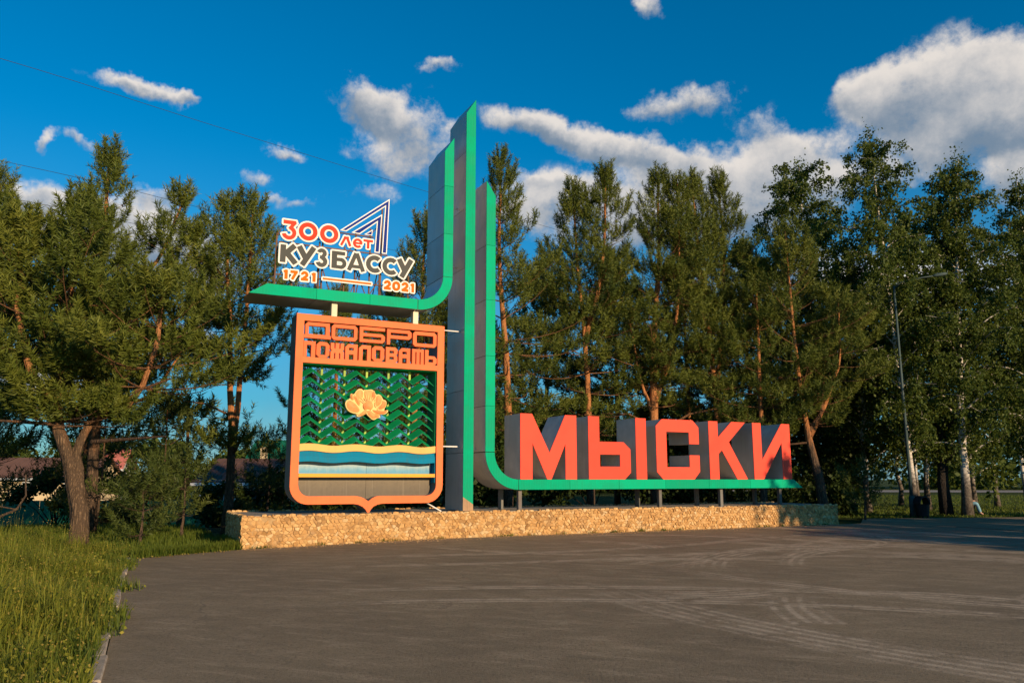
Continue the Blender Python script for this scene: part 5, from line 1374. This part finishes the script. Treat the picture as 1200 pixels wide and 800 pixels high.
# ------------------------------------------------------------------ fence and houses behind, left
fn = thing('sheet_metal_fence', 'long green corrugated metal fence behind the trees on the left', 'fence', (-30, 50, 0))
pw = 1.15; fm = MB(); n = 12
for k in range(n + 1):
    xx_ = pw * .985 * k / n; yy_ = .02 if k % 4 in (1, 2) else -.02
    fm.v += [(xx_, yy_, 0), (xx_, yy_, 1.95), (xx_, yy_ + .006, 0), (xx_, yy_ + .006, 1.95)]
for k in range(n):
    q = k * 4; fm.f += [(q, q + 4, q + 5, q + 1), (q + 2, q + 3, q + 7, q + 6), (q + 1, q + 5, q + 7, q + 3)]
fme = fm.mesh('fence_sheet'); fme.materials.append(MATS['fence_green'])
pm = MB(); pm.box(-.04, .04, .03, .11, -.2, 2.0); pme = pm.mesh('fence_post'); pme.materials.append(MATS['fence_green'])
for k in range(36):
    x = -14 + k * pw; wx = x - 30
    z_ = G(wx, 50) - .15
    put('fence_sheet', fme, None, fn, (x, 0, z_))
    if k % 2 == 0: put('fence_post', pme, None, fn, (x, 0, z_))


def house(label, x, y, w, d, eave, ridge, rz, wall, roof, zg, nwin=3, chim=None):
    h = thing('house', label, 'house', (x, y, zg), rz)
    b = MB(); b.box(-w / 2, w / 2, -d / 2, d / 2, -.5, eave)
    b.add([(-w / 2, -d / 2, eave), (-w / 2, d / 2, eave), (-w / 2, 0, ridge - .15), (w / 2, -d / 2, eave), (w / 2, d / 2, eave), (w / 2, 0, ridge - .15)], [(0, 2, 1), (3, 4, 5)])
    put('wall', b.mesh('wall'), wall, h)
    b = MB(); o_ = .5
    for s in (-1, 1):
        y0_, y1_ = s * (d / 2 + o_), 0; z0_, z1_ = eave - .22, ridge
        vs = [(-w / 2 - o_, y0_, z0_), (w / 2 + o_, y0_, z0_), (w / 2 + o_, y1_, z1_), (-w / 2 - o_, y1_, z1_)]
        b.add(vs + [(a, c, e - .1) for a, c, e in vs], [(0, 1, 2, 3), (7, 6, 5, 4), (0, 4, 5, 1), (1, 5, 6, 2), (3, 7, 4, 0)])
        nr_ = int((w + 1) / .4)
        for k in range(nr_ + 1):
            xx_ = -w / 2 - o_ + k * (w + 2 * o_) / nr_
            b.bar((xx_, y0_, z0_ + .02), (xx_, y1_, z1_ + .02), .05)
    rf = put('roof', b.mesh('roof'), roof, h)
    b = MB(); b.box(-w / 2 - o_, w / 2 + o_, -d / 2 - o_ - .06, -d / 2 - o_, eave - .42, eave - .2); put('eaves_board', b.mesh('eaves'), 'wall_white', h)
    for k in range(nwin):
        cx_ = -w / 2 + (k + .5) * w / nwin
        b = MB(); b.box(cx_ - .6, cx_ + .6, -d / 2 - .05, -d / 2 + .02, eave - 1.9, eave - .6); wf = put('window', b.mesh('window'), 'wall_white', h)
        b = MB(); b.box(cx_ - .5, cx_ + .5, -d / 2 - .06, -d / 2 - .05, eave - 1.8, eave - .7); put('pane', b.mesh('pane'), 'glass_dark', wf)
    if chim is not None:
        b = MB(); b.box(chim - .25, chim + .25, .4, .9, ridge - .8, ridge + 1.0); put('chimney', b.mesh('chimney'), 'wall_cream', rf)
    return h


house('low cream house with a brown roof seen under the leaning pine', -53, 92, 13, 8, 3.4, 5.5, R(5), 'wall_cream', 'roof_brown', -.2 - 1.3)
house('white eaved house with a wide brown roof behind the double trunked pine', -20.6, 70, 9.5, 9, 2.9, 4.75, R(0), 'wall_white', 'roof_brown', -1.4, chim=-1.2)
house('house with a bright green roof left of the shield', -29.0, 105, 8, 8, 5.4, 8.0, R(0), 'wall_cream', 'roof_green', -1.4)
house('distant house with a pink red roof right of the leaning trunk', -59.5, 118, 6, 7, 4.6, 7.4, R(10), 'wall_white', 'roof_pink', -1.4)

# ------------------------------------------------------------------ overhead wires
WR = [([(-42.4, 40.0, 28.1), (-31.3, 45.0, 26.9), (-22.0, 55.0, 27.2), (-7.9, 70.0, 27.7), (5, 84, 28.5)], 'highest thin overhead wire crossing the sky at the left'),
      ([(-46.4, 45.0, 23.8), (-34.0, 50.0, 22.4), (-28.8, 55.0, 22.5), (-19.6, 65.0, 22.7), (0, 86, 24)], 'second overhead wire, passing behind the slender pine top'),
      ([(-46.0, 45.0, 21.0), (-33.7, 50.0, 19.9), (-29.5, 55.0, 20.2), (-19.4, 65.0, 20.1), (0, 85, 21)], 'third overhead wire, just under the second'),
      ([(-50.3, 50.0, 18.7), (-36.7, 55.0, 18.2), (-25.8, 60.0, 17.3), (-19.3, 65.0, 17.2), (0, 84, 17.5)], 'lowest overhead wire between the left pines')]
for p, lab in WR:
    p = [np.array(q) for q in p]; out = []
    for i in range(len(p) - 1):
        a, b_, c, d = p[max(i - 1, 0)], p[i], p[i + 1], p[min(i + 2, len(p) - 1)]
        for t in np.linspace(0, 1, 7)[:-1]:
            out.append(.5 * ((2 * b_) + (-a + c) * t + (2 * a - 5 * b_ + 4 * c - d) * t * t + (-a + 3 * b_ - 3 * c + d) * t ** 3))
    out.append(p[-1])
    b = MB(); b.tube(out, [.016] * len(out), 5, False); tag(put('overhead_wire', b.mesh('wire', True), 'wire_black'), lab, 'wire', 'overhead wires')
